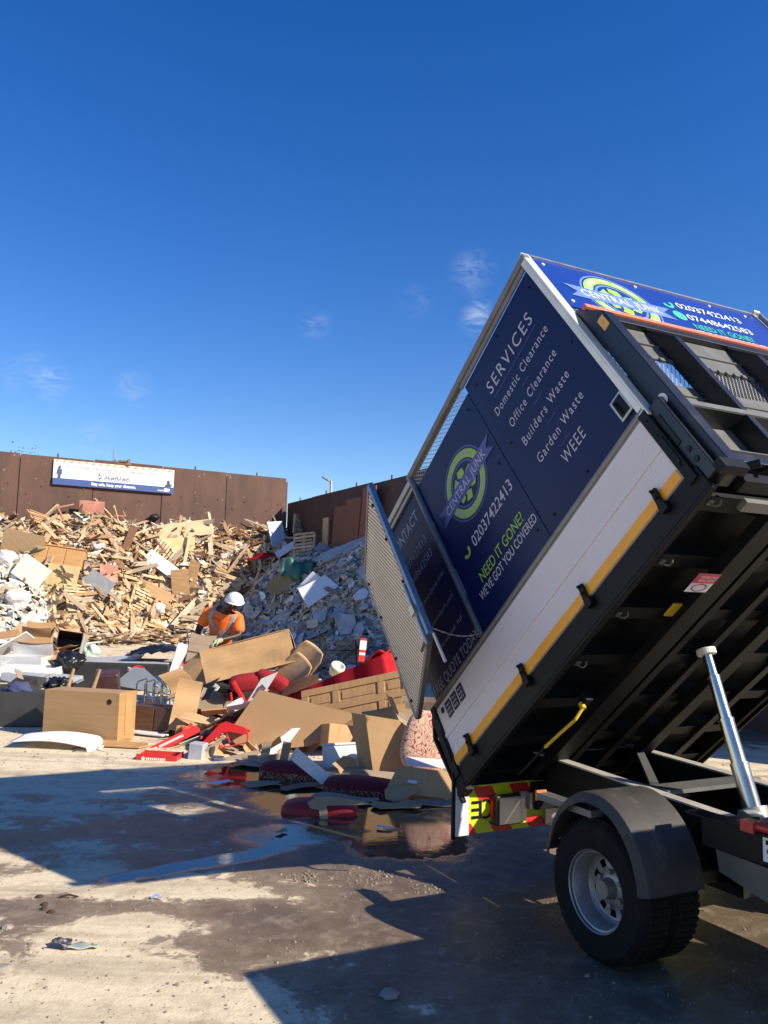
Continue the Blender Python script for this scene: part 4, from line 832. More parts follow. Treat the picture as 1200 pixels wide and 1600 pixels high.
    mb=MB();mb.tube((1.2,.9,.42),(3.0,.95,.45),.04,n=10);mb.box((1.285,1.06,.38),(.34,.30,.28));mb.build('drive_shaft',BK,root)
    HO=M('hose_rubber',(.012,.012,.013),.5)
    for k,pts in enumerate(([(.3,.70,.60),(.7,.72,.56),(1.1,.80,.58),(1.5,.84,.62)],[(1.56,.80,.66),(1.8,.72,.60),(2.2,.70,.62),(2.9,.71,.60)],[(.05,.75,.60),(.2,.9,.52),(.45,1.1,.50)],[(1.9,.40,.70),(2.1,.42,.64),(2.4,.40,.66),(2.8,.41,.63)])):
        mb=MB();mb.path(pts,.012,n=8);mb.build('hydraulic_hose',HO,root)
    # side beam, red bar, label, plate
    mb=MB();mb.b2((1.72,.30,.66),(3.0,.36,.80));mb.b2((1.66,.25,.80),(3.0,.36,.812));mb.b2((1.73,.36,.66),(1.80,.62,.78));mb.b2((2.35,.36,.58),(2.41,.62,.78));mb.b2((2.10,.34,.40),(2.16,.60,.64));mb.build('side_beam',BK,root,bevel=.004)
    mb=MB();mb.tube((2.02,.27,.832),(3.0,.27,.832),.020,n=10);mb.box((2.03,.27,.826),(.07,.06,.05));mb.build('red_bar',M('red_painted_bar',(.45,.03,.02),.45,var=.2),root)
    mb=MB();mb.b2((2.07,.2985,.68),(2.16,.2965,.785));lb=mb.build('label_plate',INKW,root);mb=MB();mb.text('98',(2.115,.2958,.70),(1,0,0),(0,0,1),cap=.04,align='C');mb.text('dB',(2.15,.2958,.70),(1,0,0),(0,0,1),cap=.014,align='C');mb.b2((2.085,.2963,.755),(2.145,.2955,.775));mb.build('label_lettering',BK,lb)
    mb=MB();mb.prism([(1.70,.62),(2.4,.60),(2.4,.48),(2.05,.46),(1.98,.46),(1.72,.52)],.012,axes=(Vector((1,0,0)),Vector((0,0,1)),Vector((0,1,0)),Vector((0,.42,0))));mb.build('grey_chassis_plate',GALV,root)
    # ---- wheels
    def wheel(x,y,s,dual,R_=.347,w_=.175):
        tw=bpy.data.objects.new('wheel',None);
        prof=[(.194,.0),(.215,-.006),(.27,-.012),(.315,-.012),(.338,.006),(R_,.03),(R_,w_-.03),(.338,w_-.006),(.315,w_+.01),(.27,w_+.01),(.215,w_+.006),(.194,w_)]
        mb=MB();pr=[(r,h*s) for r,h in prof];mb.lathe(pr if s>0 else pr,56,'y',c=(x,y,R_))
        for i in range(60):
            a=2*math.pi*i/60
            for k in range(5):
                rr_=R_+.001;yy=(.030+k*.029)*s;q=Matrix.Rotation(-a,3,'Y')
                mb.box(Vector((x,y+yy,R_))+q@Vector((rr_,0,0)),(.012,.024,.022),q@Matrix.Rotation(R(15 if k%2 else -15),3,'X'))
        t=mb.build('tyre',RUBBER(),root,autos=True)
        mb=MB();d=.115 if dual else .02
        mb.lathe([(.197,-.002*s),(.203,-.008*s),(.201,.006*s),(.186,.012*s),(.180,.03*s),(.173,.05*s),(.170,.10*s),(.156,(d+.0)*s)],56,'y',c=(x,y,R_))
        rim=M('silver_rim',(.30,.29,.29),.45,.5,var=.15,scale=9,c2=(.24,.22,.2),c2amt=.33,c2scale=9);wr=mb.build('wheel_rim',rim,t,autos=True)
        # disc with ten oval holes
        bm=bmesh.new();n=120
        mb=MB();rad=[.157,.145,.107,.087,.064,.001];dz=[d,d+.004,d+.002,d-.004,d-.02,d-.02]
        holes=10;nn=120;V=[];F=[]
        for k,r in enumerate(rad):
            for i in range(nn):
                a=2*math.pi*i/nn;V.append((x+r*math.cos(a),y+dz[k]*s,R_+r*math.sin(a)))
        for k in range(len(rad)-1):
            for i in range(nn):
                if k==1 and (i%12) in (3,4,5,6,7,8): continue
                F.append((k*nn+i,k*nn+(i+1)%nn,(k+1)*nn+(i+1)%nn,(k+1)*nn+i))
        mb.add(V,F);mb.build('wheel_disc',rim,wr,autos=True)
        mb=MB()
        mb.tube((x,y+(d-.02)*s,R_),(x,y+(d-.075)*s,R_),.055,.045,n=20)
        for i in range(6):
            a=2*math.pi*(i+.5)/6;mb.tube((x+.083*math.cos(a),y+(d-.005)*s,R_+.083*math.sin(a)),(x+.083*math.cos(a),y+(d-.03)*s,R_+.083*math.sin(a)),.014,n=6)
        mb.build('wheel_hub',M('worn_hub',(.24,.21,.19),.6,.4,var=.3,scale=12),wr,autos=True)
        mb=MB();mb.tube((x,y+(d+.05)*s,R_),(x,y+(d+.06)*s,R_),.155,n=24);mb.build('brake_drum',M('deep_black',(.004,.004,.005),.6),wr)
        return t
    wheel(1.285,.02,1,True);wheel(1.285,.215,1,False)
    wheel(1.285,BW-.02,-1,True);wheel(1.285,BW-.215,-1,False)
    mb=MB();mb.tube((1.285,.2,.347),(1.285,BW-.2,.347),.06,n=14);mb.build('rear_axle',BK,root)
    # ---- mudguards
    for ys in ((-.02,.37),(BW-.37,BW+.02)):
        mb=MB();c=(1.285,.345);rg=.40
        pts=[]
        for i in range(25):
            a=R(170-i*(170-8)/24);pts.append((c[0]+rg*math.cos(a)*.97,c[1]+.03+.46*math.sin(a)))
        pts.append((c[0]+rg*.975,.43))
        for i in range(len(pts)-1):
            p,q=pts[i],pts[i+1];mb.beam((p[0],ys[0],p[1]),(q[0],ys[0],q[1]),.001,.001) if 0 else None
        nP=len(pts)
        def fg(u,v):
            k=min(nP-1,round(u*(nP-1)));p=pts[k];yy=ys[0]+(ys[1]-ys[0])*v
            e=min(1,v/.12) if ys[0]<1 else min(1,(1-v)/.12);dr=(1-math.sqrt(max(0,1-(1-e)**2)))*.05
            a=math.atan2(p[1]-c[1]-.03,p[0]-c[0]);return (p[0]-dr*math.cos(a),yy,p[1]-dr*math.sin(a))
        mb.grid(fg,nP-1,14,.008);mb.build('mudguard',M('dusty_black_mudguard',(.038,.035,.031),.66,var=.25,scale=7,c2=(.13,.10,.07),c2amt=.38,c2scale=5,bump=.15),root,smooth=False,autos=True)
    # ---- rear chevron board, lamp cluster
    mb=MB();mb.b2((-.035,.0,.29),(-.022,2.1,.60));cb=mb.build('chevron_board',M('yellow_reflective',(.62,.68,.02),.4,var=.06),root)
    mb=MB();mb.prism([(-.022,.60),(.09,.625),(.09,.619),(-.022,.594)],2.0,axes=(Vector((1,0,0)),Vector((0,0,1)),Vector((0,1,0)),Vector((0,.10,0))));mb.build('chevron_lip',M('yellow_reflective',(.6,.6,.02)),cb)
    CR_=M('red_reflective',(.62,.02,.02),.4,var=.06);mb=MB()
    def strp(y0,z0,z1,sk,wd=.15,x=-.0205,):
        mb.add([(x,y0+sk,z0),(x,y0+wd+sk,z0),(x,y0+wd,z1),(x,y0,z1)],[(0,1,2,3)])
    for k in range(7):
        mb=MB();strp(.13+k*.29,.50,.594,.055);mb.build('red_chevron',CR_,cb)
        mb=MB();strp(.10+k*.29-.13,.29,.36,.05,.15);mb.build('red_chevron',CR_,cb)
        mb=MB();mb.add([(-.0185,.13+k*.29,.602),(-.0185,.28+k*.29,.602),(.088,.28+k*.29,.6268),(.088,.13+k*.29,.6268)],[(0,1,2,3)]);mb.build('red_chevron',CR_,cb)
    mb=MB();mb.b2((-.0205,1.9,.5),(-.0195,1.92,.55));mb.build('red_chevron',CR_,cb)
    mb=MB();mb.text('ECI',(-.0195,.13,.40),(0,1,0),(0,0,1),cap=.12,bold=.01)
    # mirrored letters: mirror in y about the text block
    ys_=[v.y for v in mb.v];ym=(min(ys_)+max(ys_))
    mb=MB();mb.text('3',(-.0195,.13,.40),(0,1,0),(0,0,1),cap=.001) if 0 else None
    mb.b2((-.0195,.185,.385),(-.018,.205,.50));
    for z in (.385,.4325,.48): mb.b2((-.0195,.125,z),(-.018,.185,z+.02))
    V=[];F_=[]
    for i in range(15):
        a=R(-120+i*240/14)
        for r in (.048,.066): V.append((-.019,.235+r*math.cos(a)*.8,.4425+r*math.sin(a)))
    for i in range(14): F_.append((2*i,2*i+1,2*i+3,2*i+2))
    mb.add(V,F_);mb.b2((-.0195,.33,.385),(-.018,.35,.50));mb.build('board_lettering',BK,cb)
    mb=MB();mb.b2((-.045,-.015,.27),(-.036,.0,.70));mb.b2((-.04,-.02,.27),(-.02,-.0,.66));mb.build('board_edge_post',BK,root)
    mb=MB();mb.b2((-.020,.0,.29),(-.012,.10,.60));mb.build('white_end_plate',M('white_end_plate',(.7,.7,.7),.5,var=.1),root)
    mb=MB();mb.b2((-.015,.28,.34),(.045,.48,.53));o=mb.build('lamp_housing',M('lamp_housing_black',(.03,.03,.03),.5),root,bevel=.006)
    mb=MB();mb.b2((.046,.30,.35),(.052,.47,.52));mb.b2((-.005,.2785,.35),(.0,.2795,.52));mb.build('lamp_back',MT,o)
    mb=MB();mb.b2((-.01,.266,.39),(.02,.279,.50));mb.build('red_lens',CR_,o)
    mb=MB();mb.b2((-.01,.56,.42),(.03,.72,.53));mb.b2((-.01,.50,.34),(.0,.56,.54));mb.b2((-.01,.72,.30),(.0,.95,.5));mb.build('lamp_bracket',MT,root,bevel=.004)
    mb=MB();mb.b2((-.018,.88,.38),(-.01,1.04,.43));mb.build('maker_plate',GALV,root)
    mb=MB();mb.b2((.80,.02,.70),(1.25,.10,.735));mb.build('side_marker_mount',GALV,root);mb=MB();mb.b2((.785,.02,.69),(.799,.09,.745));mb.build('side_marker',M('amber_lens',(.7,.18,.02),.3),root)
    mb=MB();mb.b2((.02,.04,.64),(.06,2.0,.70));mb.build('rear_cross_tube',BK,root)
    # ---- cab (outside the frame; throws the shadow in the foreground)
    CW=M('cab_white',(.75,.75,.76),.35,coat=.5,var=.03);x0=3.02
    pr=[(x0,.42),(x0,1.86),(x0+.08,1.94),(x0+.98,1.94),(x0+1.15,1.86),(x0+1.52,1.15),(x0+1.68,.95),(x0+1.70,.35),(x0+1.48,.33),(x0+1.38,.60),(x0+1.12,.70),(x0+.86,.60),(x0+.76,.33),(x0+.2,.33)]
    mb=MB();mb.prism(pr,1.86,axes=(Vector((1,0,0)),Vector((0,0,1)),Vector((0,1,0)),Vector((0,.08,0))));cab=mb.build('cab',CW,root,bevel=.03)
    GL=M('cab_glass',(.02,.025,.03),.05,coat=.5)
    for y_ in (.077,1.943):
        mb=MB();mb.prism([(x0+.30,1.15),(x0+1.36,1.15),(x0+1.07,1.80),(x0+.30,1.80)],.006,axes=(Vector((1,0,0)),Vector((0,0,1)),Vector((0,1,0)),Vector((0,y_-.003,0))));mb.build('side_window',GL,cab)
        mb=MB();mb.b2((x0+.9,y_-.02 if y_<1 else y_,1.02),(x0+1.02,y_ if y_<1 else y_+.02,1.05));mb.build('door_handle',BK,cab)
        yy=-.12 if y_<1 else 2.14;mb=MB();mb.box((x0+1.3,yy,1.35),(.08,.18,.28));mb.tube((x0+1.3,yy,1.2),(x0+1.35,.12 if y_<1 else 1.9,1.15),.015);mb.build('wing_mirror',BK,cab,bevel=.02)
    mb=MB();mb.beam((x0+1.535,1.01,1.16),(x0+1.175,1.01,1.845),1.6,.01,up=(1,0,.5));mb.build('windscreen',GL,cab)
    wheel(x0+1.12,.12,1,True);wheel(x0+1.12,1.90,-1,True)
truck()
# ================================================================ FOREGROUND RUBBISH
def place(o,px,py,D,rot=(0,0,0)):
    o.location=at(px,py,D);o.rotation_euler=[R(a) for a in rot];return o
def B(name,label,cat,px,py,D,dims,rot,mat,bevel=.008,group=None):
    mb=MB();mb.box((0,0,0),dims);o=mb.build(name,mat,None,bevel=bevel);place(o,px,py,D,rot);return tag(o,label,cat,group)
def POLY(name,label,cat,px,py,D,poly,th,rot,mat,warp=0,bevel=0,axes='xz'):
    mb=MB();mb.prism(poly,th,-th/2,axes=(Vector((1,0,0)),Vector((0,0,1)),Vector((0,-1,0)),Vector((0,0,0))) if axes=='xz' else None);o=mb.build(name,mat,None,bevel=bevel);place(o,px,py,D,rot);return tag(o,label,cat)
def carton(name,label,px,py,D,dims,rot,mat,flaps=(),cat='cardboard box',open_=True,inner=None):
    """open box; mouth on +z; flaps: list of (side, angle, length)"""
    w,d,h=dims;t=.006;root=empty(name,label,cat);place(root,px,py,D,rot)
    mb=MB();mb.b2((-w/2,-d/2,-h/2),(w/2,d/2,-h/2+t))
    mb.b2((-w/2,-d/2,-h/2+t),(w/2,-d/2+t,h/2));mb.b2((-w/2,d/2-t,-h/2+t),(w/2,d/2,h/2));mb.b2((-w/2,-d/2+t,-h/2+t),(-w/2+t,d/2-t,h/2));mb.b2((w/2-t,-d/2+t,-h/2+t),(w/2,d/2-t,h/2))
    if not open_: mb.b2((-w/2,-d/2,h/2+.0005),(w/2,d/2,h/2+t))
    mb.build('box_body',mat,root)
    for s,a,l in flaps:
        mb=MB();a=R(a)
        if s in 'lr':
            sg=-1 if s=='l' else 1;p0=Vector((sg*w/2,0,h/2));dr=Vector((sg*math.cos(a),0,math.sin(a)));ww=d
            mb.grid(lambda u,v:p0+dr*(l*u)+Vector((0,(v-.5)*ww*.99,0))+Vector((0,0,.02*math.sin(u*3+v*4)*u)),5,5,t*.8)
        else:
            sg=-1 if s=='f' else 1;p0=Vector((0,sg*d/2,h/2));dr=Vector((0,sg*math.cos(a),math.sin(a)))
            mb.grid(lambda u,v:p0+dr*(l*u)+Vector(((v-.5)*w*.99,0,0))+Vector((0,0,.02*math.sin(u*3+v*4)*u)),5,5,t*.8)
        mb.build('flap',mat,root)
    return root
def blob(name,label,cat,px,py,D,s,mat,amp=.4,fr=4,rot=(0,0,0),seed=0,sub=4):
    bm=bmesh.new();bmesh.ops.create_icosphere(bm,subdivisions=sub,radius=1)
    for v in bm.verts:
        k=1+amp*mnoise.noise(v.co*fr*.5+Vector((seed,seed,0)))+amp*.45*mnoise.noise(v.co*fr*1.6+Vector((seed,0,seed)));v.co=Vector((v.co.x*s[0],v.co.y*s[1],v.co.z*s[2]))*k
    me=bpy.data.meshes.new(name);bm.to_mesh(me);bm.free();me.materials.append(mat);me.polygons.foreach_set('use_smooth',[True]*len(me.polygons));o=bpy.data.objects.new(name,me);col.objects.link(o);place(o,px,py,D,rot);return tag(o,label,cat)
def cushion(name,label,px,py,D,dims,rot,mats,cat='cushion'):
    w,d,h=dims;mb=MB();n=26
    bm=bmesh.new();bmesh.ops.create_cube(bm,size=1);bmesh.ops.subdivide_edges(bm,edges=bm.edges[:],cuts=7,use_grid_fill=True)
    for v in bm.verts:
        x,y,z=v.co*2;p=3.6;q=(abs(x)**p+abs(y)**p+abs(z)**p)**(1/p);k=1/q if q>0 else 1
        x,y,z=x*k,y*k,z*k;puff=1+.12*(1-x*x)*(1-y*y);v.co=Vector((x*w/2,y*d/2,z*h/2*puff))+Vector((0,0,.03*h*mnoise.noise(v.co*6)))
    me=bpy.data.meshes.new(name);bm.to_mesh(me);bm.free()
    for m in mats: me.materials.append(m)
    if len(mats)>1:
        for p in me.polygons: p.material_index=1 if p.normal.z<.12 else 0
    me.polygons.foreach_set('use_smooth',[True]*len(me.polygons));o=bpy.data.objects.new(name,me);col.objects.link(o);place(o,px,py,D,rot);return tag(o,label,cat)
def floral(name,base,ink,scale=7):
    m=bpy.data.materials.new(name);m.use_nodes=True;N=m.node_tree.nodes;L=m.node_tree.links;b=N['Principled BSDF'];b.inputs['Roughness'].default_value=.9
    tc=N.new('ShaderNodeTexCoord');n=N.new('ShaderNodeTexNoise');n.inputs['Scale'].default_value=scale;n.inputs['Detail'].default_value=1.5;n.inputs['Distortion'].default_value=2.2;L.new(tc.outputs['Object'],n.inputs[0])
    s=N.new('ShaderNodeMath');s.operation='PINGPONG';s.inputs[1].default_value=.055;L.new(n.outputs[0],s.inputs[0])
    r=N.new('ShaderNodeMapRange');r.inputs['From Min'].default_value=.013;r.inputs['From Max'].default_value=.019;r.inputs['To Min'].default_value=1;r.inputs['To Max'].default_value=0;L.new(s.outputs[0],r.inputs[0])
    x=N.new('ShaderNodeMix');x.data_type='RGBA';x.inputs[6].default_value=list(base)+[1];x.inputs[7].default_value=list(ink)+[1];L.new(r.outputs[0],x.inputs[0]);L.new(x.outputs[2],b.inputs['Base Color']);return m
def cloth_mb(f,nu,nv,th=.008):
    mb=MB();mb.grid(f,nu,nv,th);return mb
C=CARD();CG=CARDG();WH=WHITE();BEECH=M('beech_veneer',(.42,.25,.105),.45,var=.10,scale=3,stretch=(1,1,12),bump=.05,c2=(.34,.2,.09),c2amt=.3)
GLS=M('grey_smoked_sheet',(.20,.23,.25),.18,var=.1,scale=3);DKB=M('dark_brown_veneer',(.07,.035,.025),.5,var=.25,stretch=(1,1,8));LEA=M('brown_leather',(.06,.025,.025),.42,var=.3,bump=.4);CHAR=M('charcoal_board',(.035,.035,.037),.6,var=.3,c2=(.11,.11,.11),c2amt=.27,c2scale=6)
MDF=M('mdf_back',(.36,.21,.095),.65,var=.08,scale=1.5,c2=(.46,.29,.14),c2amt=.4,c2scale=1.2);PINE=M('varnished_pine',(.48,.27,.11),.5,var=.16,scale=3,stretch=(8,1,1),bump=.1)
FLR=floral('red_cream_floral',(.68,.50,.36),(.48,.05,.04),5.5);FLD=floral('dark_red_floral',(.13,.006,.012),(.34,.24,.16),6)
def foreground():
    # --- desk carcass, left
    root=empty('desk','beech veneer desk lying on its side at the left of the rubbish','desk');place(root,141,1116,10.25,(0,0,-14))
    mb=MB();mb.b2((-.50,-.20,-.27),(.46,.16,.29));mb.build('side_panel',BEECH,root,bevel=.004)
    mb=MB();mb.b2((.461,-.20,-.27),(.50,.18,.29));e=mb.build('end_panel',BEECH,root,bevel=.004);mb=MB();mb.b2((.501,-.06,-.2),(.506,.07,.26));mb.build('raised_strip',PINE,e)
    mb=MB();mb.tube((.37,-.202,.185),(.37,-.2035,.185),.032,n=20);mb.build('cable_hole',M('deep_black',(.004,.004,.005),.6),root)
    B('cabinet','charcoal flat cabinet side at the far left beside the beech desk','cabinet',18,1105,10.9,(1.35,.4,.42),(0,0,4),CHAR)
    o=blob('cloth','dark blue cloth draped on the charcoal cabinet at the left edge','cloth',28,1078,10.9,(.17,.14,.11),M('blue_cloth',(.05,.06,.13),.9),.3,3,seed=3)
    # bath panel / white moulded sheet on ground
    mb=cloth_mb(lambda u,v:((u-.5)*.95+.04*math.sin(v*3),(v-.5)*.42,.09+.05*math.sin(u*3.1)+.09*(1-abs(v-.5)*2)*(.4+.6*u)-.1*(u>.93)),26,12,.012)
    o=mb.build('bath_panel',WH,None,smooth=True);place(o,93,1160,9.75,(4,3,-4));o.location.z=.02;tag(o,'curved white plastic moulding lying on the ground before the beech desk','plastic panel')
    mb=MB();g=Vector((0,0,0));pts=[(math.cos(a)*.14*(1+.2*math.sin(a*2)),math.sin(a)*.12,.03+.02*math.sin(3*a)) for a in [i*.3 for i in range(22)]]+[(.3,-.1,.02),(.5,-.05,.02),(.55,.06,.02)];mb.path(pts,.006,n=5);o=mb.build('cable',M('grey_cable',(.08,.08,.08),.5),None);place(o,132,1160,9.6,(0,0,0));o.location.z=.02;tag(o,'thin grey cable looped on the white plastic moulding','cable')
    for k,(px,py,w,d,a,m,l) in enumerate(((190,1166,.62,.28,-8,PINE,'orange plywood sheet flat on the ground by the foot of the beech desk'),(172,1160,.5,.2,16,BEECH,'smaller plywood strip under the orange plywood sheet by the desk'),(232,1150,.55,.16,-20,WH,'white strip board on the ground right of the beech desk'),(240,1141,.62,.06,-14,PINE,'thin pine batten on the ground behind the white strip board'),(20,1076,.5,.3,5,PINE,'orange board flat on the ground at the left edge'))):
        g=gp(px,py);mb=MB();mb.prism([(-w/2,-d/2),(w*.42,-d/2*.8),(w/2,d*.1),(w*.4,d/2),(-w/2,d*.4)],.018);o=mb.build('board',m,None,bevel=.003);o.location=g+Vector((0,0,.012+.006*k));o.rotation_euler=(R(1.5),R(1),R(a));tag(o,l,'board')
    # --- bed base
    root=empty('bed_base','long charcoal divan bed base lying behind the beech desk','bed base');place(root,198,1051,14.3,(0,0,-3))
    mb=MB();mb.b2((-.86,-.5,-.22),(.86,.45,.19));mb.build('base_box',BLACKF(),root,bevel=.02)
    mb=MB();mb.b2((-.84,-.48,.192),(.84,.44,.215));mb.build('top_sheet',M('grey_ticking',(.38,.38,.37),.8),root,bevel=.01)
    mb=cloth_mb(lambda u,v:((u-.5)*.85+.02,(v-.5)*.85,.09+.10*math.sin(u*3.1)*math.sin(v*3.1)+.05*mnoise.noise(Vector((u*5,v*5,1)))+.03*mnoise.noise(Vector((u*13,v*13,1)))),28,20,.012);o=mb.build('bin_liner',BAG(),None,smooth=True);place(o,243,1026,14.3,(0,-6,4));tag(o,'crumpled black plastic sheet on top of the charcoal bed base','plastic sheet')
    B('board','pale blue grey sheet lying flat on the left of the bed base','board',180,1030,14.5,(.9,.55,.015),(6,-6,6),M('pale_sheet',(.42,.46,.48),.4))
    B('board','white square panel standing at the right end of the bed base','board',287,1037,13.9,(.38,.03,.62),(5,14,20),WH)
    blob('bin_bag','shiny black bin bag left of the charcoal bed base','bin bag',110,1036,13.9,(.22,.22,.19),BAG(),.4,4,seed=7)
    # white boards & boxes far left
    B('board','long white board propped up at the left edge above the white boxes','board',22,1006,14.8,(.62,.03,.30),(62,-32,8),WH)
    carton('open_box','white open box with brown lining under the propped white board',42,1032,14.3,(.72,.45,.16),(0,0,-4),WH,(('b',110,.2),))
    carton('open_box','second white open box in front at the left, lower and longer',45,1047,13.6,(.98,.5,.13),(0,0,3),WH,(('l',150,.15),))
    B('board','flat dark and pale slab in front of the white boxes','board',72,1058,13.2,(.95,.55,.08),(0,3,-6),GREYB())
    B('board','charcoal end piece of the slab nearest the black bin bag','board',50,1061,12.9,(.42,.4,.085),(0,4,-8),CHAR)
    carton('cardboard_box','brown cardboard box with raised flaps at the back left',58,1003,15.6,(.5,.4,.28),(8,4,15),C,(('f',60,.22),('l',50,.2),('r',70,.2),('b',80,.2)))
    carton('cardboard_box','brown cardboard tray lying left of the dark brown open box',70,1020,15.0,(.7,.4,.2),(0,2,-8),C,(('f',30,.2),('r',20,.25)))
    carton('storage_box','dark brown open box tipped on its side with a grey edge',108,1008,15.3,(.42,.36,.5),(70,8,16),DKB,())
    B('board','grey green side of a cabinet leaning against the dark brown open box','board',128,1012,15.1,(.03,.4,.42),(0,12,14),M('grey_green_board',(.36,.40,.37),.6))
    carton('cardboard_box','torn flat cardboard box in front of the dark brown open box',83,1028,14.7,(.45,.4,.12),(0,-6,20),C,(('f',-10,.24),('r',20,.24)))
    B('board','orange brown strip of wood at the far left edge behind the white board','board',18,990,16.2,(.8,.3,.04),(20,-10,15),PINE)
    blob('bin_bag','pale green cloth bag behind the grey green cabinet side','bag',142,1020,15.6,(.16,.15,.16),M('pale_green_cloth',(.45,.58,.50),.8),.3,3,seed=17)
    # chair legs up, leather stool
    root=empty('stool','brown leather stool tipped over behind the beech desk','stool');place(root,168,1069,11.6,(8,-6,14))
    mb=MB();mb.b2((-.16,-.16,-.17),(.16,.16,.17));mb.build('seat_box',LEA,root,bevel=.03)
    mb=MB();mb.b2((-.163,-.163,.02),(.163,.163,.03));mb.build('seam',DKB,root)
    root=empty('chair','upturned wooden chair with two legs sticking up behind the desk','chair');place(root,122,1074,11.2,(0,0,10))
    for x,a in ((-.14,14),(.18,16)):
        mb=MB();q=Euler((0,R(a),0)).to_matrix();mb.tube((x,0,-.05),Vector((x,0,-.05))+q@Vector((0,0,.30)),.030,.018,n=10);mb.build('leg',WOOD2(),root)
    mb=MB();mb.b2((-.28,-.2,-.12),(.30,.2,-.05));mb.build('seat',DKB,root,bevel=.02)
    blob('bin_bag','small black bag behind the upturned chair legs','bin bag',92,1072,11.4,(.16,.14,.12),BAG(),.5,4,seed=9)
    # glass sheet, red pan, metal rack, plastics
    POLY('glass_sheet','grey smoked glass sheet lying tilted over the rubbish in front of the bed base','glass sheet',226,1062,11.8,[(-.42,-.12),(.35,-.2),(.40,-.14),(-.05,.17),(-.2,.18)],.012,(-35,3,-4),GLS)
    mb=MB();mb.lathe([(.001,0),(.09,0),(.11,.04),(.116,.04),(.096,-.01),(.001,-.012)],28,'z');o=mb.build('bowl',REDP(),None,smooth=True);place(o,215,1052,12.6,(50,0,0));tag(o,'red round plastic bowl behind the smoked glass sheet','bowl')
    B('board','white flat packaging sheet right of the smoked glass sheet','board',250,1063,12.2,(.5,.3,.02),(20,-4,-10),WH)
    root=empty('metal_rack','silver tubular metal rack standing above the dark cabinet','rack');place(root,232,1083,11.0,(4,3,-12))
    for k in range(4):
        mb=MB();x=-.17+k*.115;mb.path([(x,0,-.2),(x,0,.10),(x,.03,.13),(x,.24,.13),(x,.27,.1),(x,.27,-.2)],.010,n=8);mb.build('hoop',CHROME(),root)
    mb=MB();mb.tube((-.2,0,-.05),(.2,0,-.05),.008);mb.tube((-.2,.27,-.05),(.2,.27,-.05),.008);mb.build('crossbar',CHROME(),root)
    root=empty('cabinet','dark brown cabinet with two doors below the metal rack','cabinet');place(root,250,1122,10.7,(0,3,-8))
    mb=MB();mb.b2((-.30,-.18,-.2),(.30,.2,.15));mb.build('carcass',DKB,root,bevel=.005)
    for x in (-.15,.145):
        mb=MB();mb.b2((x-.14,-.198,-.19),(x+.14,-.181,.14));mb.build('door',WOOD3() if x<0 else DKB,root,bevel=.004)
    rnd=random.Random(5)
    tm=[M('litter_lilac',(.35,.30,.45),.6),M('litter_yellow',(.6,.5,.08),.5),WH,M('litter_green',(.35,.5,.3),.6),M('litter_blue',(.1,.16,.4),.5),REDC(),M('deep_grey',(.05,.05,.055),.5),C]
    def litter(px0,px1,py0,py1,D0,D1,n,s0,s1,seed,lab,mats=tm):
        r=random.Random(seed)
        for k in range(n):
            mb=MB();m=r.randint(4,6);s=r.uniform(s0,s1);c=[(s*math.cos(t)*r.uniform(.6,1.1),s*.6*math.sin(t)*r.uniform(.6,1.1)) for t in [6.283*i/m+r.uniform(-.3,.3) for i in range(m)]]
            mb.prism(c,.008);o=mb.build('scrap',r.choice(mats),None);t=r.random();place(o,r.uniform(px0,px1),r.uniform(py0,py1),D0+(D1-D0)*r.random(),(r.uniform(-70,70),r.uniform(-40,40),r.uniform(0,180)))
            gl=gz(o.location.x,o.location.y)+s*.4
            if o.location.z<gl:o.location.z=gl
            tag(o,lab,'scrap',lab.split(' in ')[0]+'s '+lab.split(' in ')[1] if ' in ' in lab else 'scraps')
    litter(225,290,1070,1100,11.0,11.6,22,.04,.10,1,'small torn packaging scrap in the litter around the metal rack')
    litter(300,400,1120,1190,9.6,10.4,26,.04,.12,2,'small torn scrap in the litter under the red crate',tm+[WH,CHAR,CHAR])
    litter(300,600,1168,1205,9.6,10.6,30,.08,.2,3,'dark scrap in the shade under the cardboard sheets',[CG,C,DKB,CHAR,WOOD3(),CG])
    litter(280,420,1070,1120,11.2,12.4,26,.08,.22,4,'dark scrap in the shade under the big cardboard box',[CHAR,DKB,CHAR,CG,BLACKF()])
    litter(330,560,1050,1100,11.4,12.4,24,.06,.16,6,'torn brown and white scrap in the gap around the red seats',[C,CG,WH,WOOD3(),REDC(),PINE])
    litter(150,230,1045,1075,12.6,13.4,14,.05,.14,7,'pale packaging scrap in the gap in front of the charcoal bed base',[WH,GREYB(),C,tm[0],CHAR])
    litter(0,130,1050,1075,12.4,13.2,14,.08,.2,9,'torn card scrap in the pile by the white boxes',[C,CG,WH,GREYB(),CHAR])
    litter(420,640,1150,1180,9.9,10.4,16,.07,.18,10,'brown card scrap in the hollow behind the white drawer front',[C,CG,PINE,CHAR,WOOD2()])
    for k,(px,py,D,w_,h_,rot,m,l) in enumerate(((655,1112,9.9,.42,.34,(-8,0,-10),CG,'grey brown card panel between the pine door and the mesh gate'),(600,1118,9.7,.5,.2,(-40,-10,0),PINE,'thin pine board lying below the pine door'),(345,1100,11.4,.6,.3,(-30,20,8),CG,'grey card sheet sagging under the big cardboard box'),(470,1070,11.2,.5,.22,(-50,-20,0),WOOD3(),'dark board behind the fibreboard sheet'),(310,1125,10.3,.4,.18,(-60,12,0),C,'small brown card sheet behind the red crate'),(205,1128,10.9,.5,.3,(-20,0,20),DKB,'dark brown panel right behind the beech desk'),(20,1040,14.6,.6,.3,(-50,12,0),CG,'grey card sheet above the white boxes at the left edge'),(120,998,16,.4,.3,(-40,20,0),C,'brown card flap at the back of the left cluster'))):
